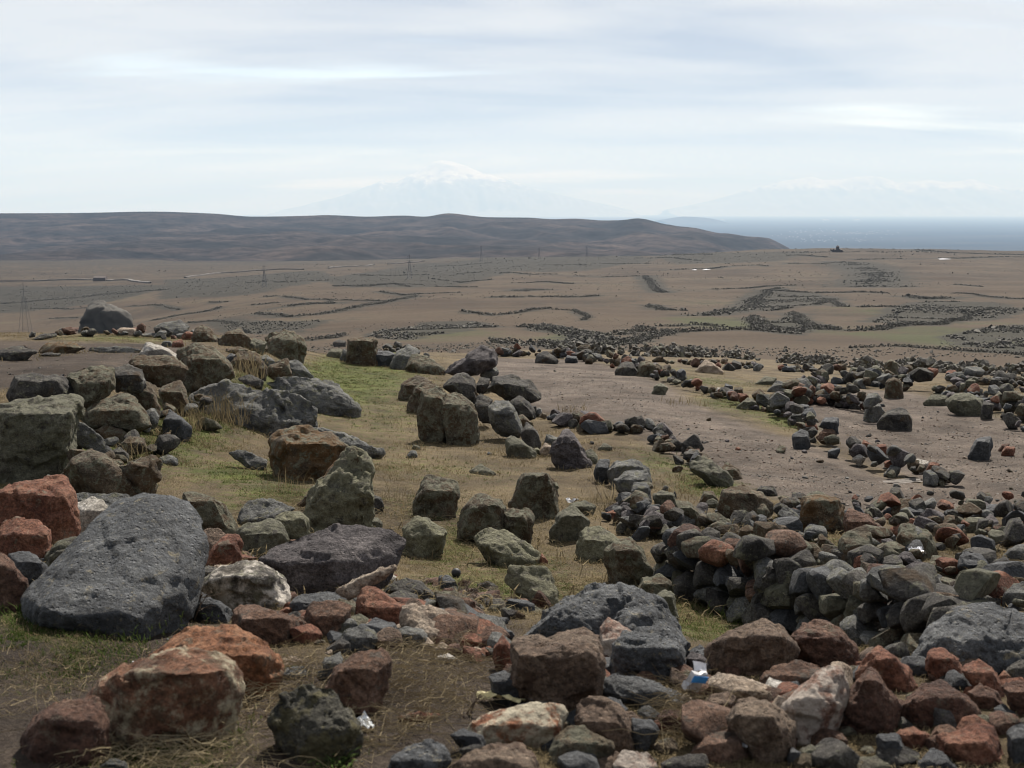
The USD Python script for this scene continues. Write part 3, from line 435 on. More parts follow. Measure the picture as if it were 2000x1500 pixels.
# small stones: 36 prototypes
def blob(r, seed, cuts=6, edge=.3, it=4, amp=.06, aspect=(1, .8, .65), n=26):
    g = np.random.default_rng(seed); p = g.normal(size=(n, 3)); p /= np.linalg.norm(p, axis=1, keepdims=True)
    p *= g.uniform(.78, 1.0, (n, 1)); p *= np.array(aspect)*g.uniform(.85, 1.15, 3)
    m = m3.Manifold.hull_points(p)
    for _ in range(cuts):
        d = g.normal(size=3); d /= np.linalg.norm(d); s = (p@d).max(); m = m.trim_by_plane(tuple(-d), float(-(s-g.uniform(.06, .3))))
    if edge: m = m.refine_to_length(edge)
    a = m.to_mesh(); t = trimesh.Trimesh(a.vert_properties[:, :3], a.tri_verts, process=False)
    if it: trimesh.smoothing.filter_taubin(t, lamb=.5, nu=.53, iterations=it)
    v = np.array(t.vertices)
    if amp: v = v*(1+amp*2*(fbm(v*2.1+seed, 3, seed)-.5))[:, None]
    v /= np.abs(v).max(0)                                     # fills -1..1 in each axis
    return v, np.array(t.faces), (vnormals(v, np.array(t.faces)) if edge else None)
ANG = [blob(1, 100+i, cuts=15, edge=.24, it=0, amp=.035) for i in range(18)]
RND = [blob(1, 200+i, cuts=8, edge=.28, it=2, amp=.07) for i in range(12)]
LOW = [blob(1, 300+i, cuts=0, edge=0, it=0, amp=0, n=9)[:2] for i in range(12)]
LOW = [(v, f) for v, f in LOW]
def rotm(g, tilt=.6):
    a, b, c = g.uniform(0, 6.283), g.normal()*tilt, g.normal()*tilt
    return trimesh.transformations.euler_matrix(b, c, a)[:3, :3]
def heap(places, sizes, g):
    V, Fc, n = [], [], 0
    for p, s in zip(places, sizes):
        v, f = LOW[g.integers(len(LOW))]; w = (v*s*np.array([1, g.uniform(.7, 1), g.uniform(.6, .9)]))@rotm(g).T + p
        V.append(w); Fc.append(f+n); n += len(w)
    return np.vstack(V), np.vstack(Fc)
FSTONE = rock_mat('field_stone', ((.044,.041,.037), (.078,.072,.063), (.12,.111,.096)), LI, .35, bump=0.3, grain=8, lscale=2)
gw = np.random.default_rng(5)
def along(line, n, g):
    ls = LineString(line); L_ = ls.length; u = g.uniform(0, L_, n)
    p = shapely.get_coordinates(shapely.line_interpolate_point(ls, u)); q = shapely.get_coordinates(shapely.line_interpolate_point(ls, np.clip(u+.5, 0, L_))); r = shapely.get_coordinates(shapely.line_interpolate_point(ls, np.clip(u-.5, 0, L_)))
    t = q-r; t /= np.maximum(np.linalg.norm(t, axis=1, keepdims=True), 1e-6)
    return p, np.stack([-t[:, 1], t[:, 0]], 1), u
for (w, s, h, pts, lab), (_, line) in zip(FW, wl):
    ls = LineString(line).simplify(.5); Lm = ls.length; dist = float(np.mean(line[:, 1])); s = max(s*(.26 if dist < 330 else .36), .00045*dist)
    n = int(np.clip(Lm*max(w, 1.0)/(s*s*6.5), 40, 2600 if dist < 330 else 1700)); p, nn, u = along(line, n, gw)
    gap = noise(np.stack([u/ (12+dist*.01), 0*u+s*9, 0*u+w], -1), 3); keep = gap > .16; p, nn = p[keep], nn[keep]; n = len(p)
    if n < 5: continue
    o = gw.normal(size=n)*w*.27; xy = p+nn*o[:, None]+gw.normal(size=(n, 2))*.15
    zz = gz(xy[:, 0], xy[:, 1])+np.maximum(h*(1-np.abs(o)/w)*gw.uniform(-.1, .8, n), 0)*(1.0 if w < 8 else .5)
    v, f = heap(np.column_stack([xy, zz]), s*gw.lognormal(0, .3, n), gw)
    lab_ = lab or ('low dark stone wall among those scattered over the left and middle plain')
    tag(put('field_wall', v, f, FSTONE), lab_, 'stone wall', None if lab else 'minor field walls of the plain')
for poly, n, sz, lab in RUB:
    n = int(n*1.8); P = Polygon([hit(*p)[:2] for p in poly]).buffer(0); mnx, mny, mxx, mxy = P.bounds; xy = []
    while len(xy) < n:
        c = np.column_stack([gw.uniform(mnx, mxx, 2000), gw.uniform(mny, mxy, 2000)]); k = noise(np.column_stack([c/(8+sz*9), 0*c[:, :1]]), 8) > .42
        c = c[k & shapely.contains_xy(P, c[:, 0], c[:, 1])]; xy += list(c)
    xy = np.array(xy[:n]); v, f = heap(np.column_stack([xy, gz(xy[:, 0], xy[:, 1])+.1]), sz*.34*gw.lognormal(0, .4, n), gw)
    tag(put('rubble', v, f, FSTONE), lab or 'loose dark rocks scattered over the stony plain', 'rubble', None if lab else 'stony patches of the plain', 'stuff')
# loose stones and scrub tufts over the plain, too many to count
n = 24000; yy = np.exp(gw.uniform(math.log(85), math.log(1900), n)); xx = yy*gw.uniform(-.5, .5, n); k = noise(np.stack([xx/60, yy/60, 0*xx], -1), 4)+.6*scrub_field(xx, yy) > .62; xx, yy = xx[k], yy[k]
v, f = heap(np.column_stack([xx, yy, gz(xx, yy)]), np.maximum(.10, .00042*yy)*gw.lognormal(0, .4, len(xx)), gw)
tag(put('scattered_stones', v, f, FSTONE), 'small dark stones and tufts scattered over the wide tan plain', 'stones', None, 'stuff')

# ---------------------------------------------------------------- road, far buildings, church, pylons
M_road = plain_mat('pale_road', (.115,.105,.095)); M_plaster = plain_mat('pale_plaster', (.5,.5,.5)); M_roof = plain_mat('tin_roof', (.4,.4,.41), .9, spec=.0); M_church = plain_mat('dark_church_stone', (.075,.06,.052), scale=1.5); M_steel = plain_mat('pylon_steel', (.10,.10,.105), .5); M_snow = plain_mat('old_snow', (.42,.42,.44)); M_hut = plain_mat('brown_hut', (.10,.08,.07))
def ribbon(pts, w):
    P = np.array([hit(*p) for p in pts]); ls = LineString(P[:, :2]); n = max(int(ls.length/12), 4); u = np.linspace(0, ls.length, n)
    p = shapely.get_coordinates(shapely.line_interpolate_point(ls, u)); t = np.gradient(p, axis=0); t /= np.linalg.norm(t, axis=1, keepdims=True); nn = np.stack([-t[:, 1], t[:, 0]], 1)
    top = [np.column_stack([p+nn*s*w, gz((p+nn*s*w)[:, 0], (p+nn*s*w)[:, 1])+1.2]) for s in (1, -1)]
    bot = [a-[0, 0, 3.5] for a in top]; v = np.vstack(top+bot); i = np.arange(n-1); A, B, C, D = 0, n, 2*n, 3*n
    q = np.vstack([np.stack([a+i, a+i+1, b+i+1, b+i], 1) for a, b in ((A, B), (B, D), (D, C), (C, A))])
    return v, q
for pts in ([(-120,552),(0,550.5),(60,549.5),(150,547),(188,546)], [(205,546.5),(250,549),(292,552)], [(362,541.5),(430,533.5),(500,528.5),(592,526)], [(643,524),(730,517.5)], [(758,516.5),(828,511)]):
    v, q = ribbon(pts, 1.7); tag(put('road', v, q, M_road), kind='structure')
def bx(c, s, rz=0):
    m = trimesh.creation.box(s); m.apply_transform(trimesh.transformations.rotation_matrix(rz, [0, 0, 1])); m.apply_translation(c); return m
def gable(c, s, rise, rz=0):
    a, b, h = s[0]/2, s[1]/2, s[2]
    v = np.array([[-a,-b,0],[a,-b,0],[a,b,0],[-a,b,0],[-a,-b,h],[a,-b,h],[a,b,h],[-a,b,h],[-a,0,h+rise],[a,0,h+rise]], float)
    wall = [[0,1,5],[0,5,4],[1,2,6],[1,6,5],[2,3,7],[2,7,6],[3,0,4],[3,4,7],[4,7,8],[5,9,6]]; roof = [[4,5,9],[4,9,8],[6,7,8],[6,8,9]]
    R = trimesh.transformations.rotation_matrix(rz, [0, 0, 1])[:3, :3]; v = v@R.T
    return v, np.array(wall), np.array(roof), np.asarray(c)
h0 = hit(196, 547.5); hz = float(gz(h0[0], h0[1]))
hut = xform('hut', (h0[0], h0[1], hz)); tag(hut, 'small brown hut beside the pale road on the far left', 'hut')
wv, wf, rf, _ = gable((0, 0, 0), (14, 8, 4), 2); put('wall', wv, wf, M_hut, str(hut.GetPath())); put('roof', wv, rf, M_hut, str(hut.GetPath()))
gt = np.random.default_rng(77)
def house(name, c, s, rz, lab, group):
    x_ = xform(name, c); tag(x_, lab, 'building', group); v, wf, rf, _ = gable(c, s, s[1]*.18, rz); put('wall', v, wf, M_plaster, str(x_.GetPath())); put('roof', v, rf, M_roof, str(x_.GetPath()))
for i in range(110):
    px = gt.triangular(1470, 1570, 1800); py = gt.choice([gt.normal(453, 2.5), gt.normal(461, 5), gt.normal(470, 2)]); py = float(np.clip(py, 446, 476)); c = hit(px, py)
    k = c[1]/11000; house('town_house', (c[0], c[1], VALLEY-1), (gt.uniform(6, 15)*k, gt.uniform(5, 7)*k, gt.uniform(2.5, 4.5)*k), gt.normal()*.15, 'pale building of the far town in the hazy valley', 'buildings of the far town')
for (px, py, w) in ((1412,428.5,90),(1613,428.5,120),(1674,425.5,110)):
    c = hit(px, py); house('factory_hall', (c[0], c[1], VALLEY-1), (w*2.2, w, 60), .1, {1412: 'pale hall on the far valley floor left of the town', 1613: 'bright hall on the valley floor right above the town', 1674: 'bright hall on the far valley rim above the church'}[px], None)
# church on the ridge
cy = 1600.0
def church_at(px, py): r = ray(px, py); return r[0]*cy, r[2]*cy
cx, _ = church_at(1636, 487); cz = float(gz(cx, cy))-.6; K = cy/F
ch = xform('church', (cx, cy, cz)); tag(ch, 'small dark stone church with a domed drum on the skyline ridge', 'church'); cpth = str(ch.GetPath())
wv, wf, rf, _ = gable((0, 0, 0), (9.6, 7.5, 4.0), 1.8, 0); put('nave_wall', wv, wf, M_church, cpth); put('nave_roof', wv, rf, M_church, cpth)
wv, wf, rf, _ = gable((0, 0, 0), (7.4, 5.0, 4.4), 1.5, math.pi/2); put('transept_wall', wv, wf, M_church, cpth); put('transept_roof', wv, rf, M_church, cpth)
dr = trimesh.creation.cylinder(2.1, 2.8, sections=12); dr.apply_translation([0, 0, 6.4]); put('drum', dr.vertices, dr.faces, M_church, cpth)
co = trimesh.creation.cone(2.4, 2.0, sections=12); co.apply_translation([0, 0, 7.8]); put('dome', co.vertices, co.faces, M_church, cpth)
ap_ = trimesh.creation.cylinder(1.8, 3.2, sections=12); ap_.apply_translation([5.0, 0, 1.6]); put('apse', ap_.vertices, ap_.faces, M_church, cpth)
for sx in (-2.6, 2.6):
    b = bx((sx, -3.78, 2.2), (.6, .08, 1.6)); put('window', b.vertices, b.faces, M_hut, cpth)
b = bx((0, -3.79, 1.1), (1.2, .08, 2.2)); put('door', b.vertices, b.faces, M_hut, cpth)
tx = (1625-1636)*K
tw = xform('ruined_tower', (cx+tx, cy, cz)); tag(tw, 'squat ruined tower block just left of the church', 'tower'); t_ = trimesh.creation.box((3.2, 3.2, 5)); t_.apply_translation([0, 0, 2.5]); t_ = t_.subdivide().subdivide(); v = np.array(t_.vertices); v[:, 2] -= np.where(v[:, 2] > 4.5, 1.1*noise(v*.9, 3), 0); put('wall', v, t_.faces, M_church, str(tw.GetPath())); t_ = trimesh.creation.box((4.2, 4.2, .9)); t_.apply_translation([0, 0, .2]); put('plinth', t_.vertices, t_.faces, M_church, str(tw.GetPath()))
c_ = np.column_stack([cx+gw.uniform(8, 150, 120), cy+gw.normal(size=120)*8]); c_ = np.vstack([c_, np.column_stack([cx-gw.uniform(8, 70, 50), cy+gw.normal(size=50)*6])])
v, f = heap(np.column_stack([c_, gz(c_[:, 0], c_[:, 1])+.2]), 1.0*gw.lognormal(0, .3, len(c_)), gw); tag(put('field_wall', v, f, FSTONE), 'tumbled dark stones along the skyline on either side of the church', 'stone wall')
def bar(a, b, r):
    a, b = np.asarray(a, float), np.asarray(b, float); return trimesh.creation.cylinder(r, segment=[a, b], sections=5)
def pylon(px, pb, pt, dist, lab):
    r = ray(px, pb); X = r[0]*dist; zb = float(gz(X, dist)); H = (pb-pt)/F*dist; zt = ray(px, pt)[2]*dist; zb = min(zb, zt-H*.6); H = zt-zb; w = H*.105; th = max(.05, .00009*dist)
    x_ = xform('pylon', (X, dist, zb)); tag(x_, lab, 'pylon', None); P = str(x_.GetPath())
    for sx, sy in ((-1,-1), (1,-1), (1,1), (-1,1)):
        m = bar((sx*w, sy*w, -1), (sx*w*.22, sy*w*.22, H*.72), th); put('leg', m.vertices, m.faces, M_steel, P)
    br = []; lv = np.linspace(0, .72, 7)
    for a, b in zip(lv[:-1], lv[1:]):
        wa, wb = w*(1-.78*a/.72), w*(1-.78*b/.72)
        for s in (-1, 1): br += [bar((-wa, s*wa, a*H), (wb, s*wb, b*H), th*.6), bar((wa, s*wa, a*H), (-wb, s*wb, b*H), th*.6), bar((s*wa, -wa, a*H), (s*wb, wb, b*H), th*.6)]
    m = trimesh.util.concatenate(br); put('bracing', m.vertices, m.faces, M_steel, P)
    m = bar((0, 0, H*.7), (0, 0, H), th*1.5); put('mast_top', m.vertices, m.faces, M_steel, P)
    for hh, ww in ((.74, .15), (.83, .12), (.92, .09)):
        m = trimesh.util.concatenate([bar((-H*ww, 0, H*hh), (H*ww, 0, H*hh), th*.8), bar((-H*ww, 0, H*hh), (0, 0, H*(hh+.04)), th*.5), bar((H*ww, 0, H*hh), (0, 0, H*(hh+.04)), th*.5)]); put('cross_arm', m.vertices, m.faces, M_steel, P)
pylon(49,630,550,560,'dark lattice pylon at the far left, left of the big boulder on the mound')
pylon(517,573,517,880,'dark lattice pylon rising across the pale road, second from the left')
pylon(800,545,497,1080,'lattice pylon against the dark gully slope, third from the left')
pylon(940,511,480,1750,'lattice pylon on the stony rim near the middle, fourth from the left')
pylon(1053,505,482,2050,'small lattice pylon below the hills, fifth from the left')
pylon(1146,502,480,2250,'smallest lattice pylon, rightmost of the line')
# snow patches
for px, py, w, h, lab in ((1357,529.3,9,2.2,'left one of the two small white snow patches on the plain'), (1379,528.7,15,2.2,'right one of the two small white snow patches on the plain'), (1843,507,22,1.8,'narrow white snow patch at the far right under the ridge')):
    c = hit(px, py); k = c[1]/F; a = np.linspace(0, 6.283, 20, endpoint=False); rr = 1+.3*np.sin(a*3+px)
    X = c[0]+np.cos(a)*rr*w/2*k; Y = c[1]+np.sin(a)*rr*max(h*k*6, 4); Z = gz(X, Y)+.5
    v = np.vstack([np.column_stack([X, Y, Z]), [[c[0], c[1], float(gz(c[0], c[1]))+1.2]]]); f = [[i, (i+1) % 20, 20] for i in range(20)]
    tag(put('snow_patch', v, f, M_snow), lab, 'snow')
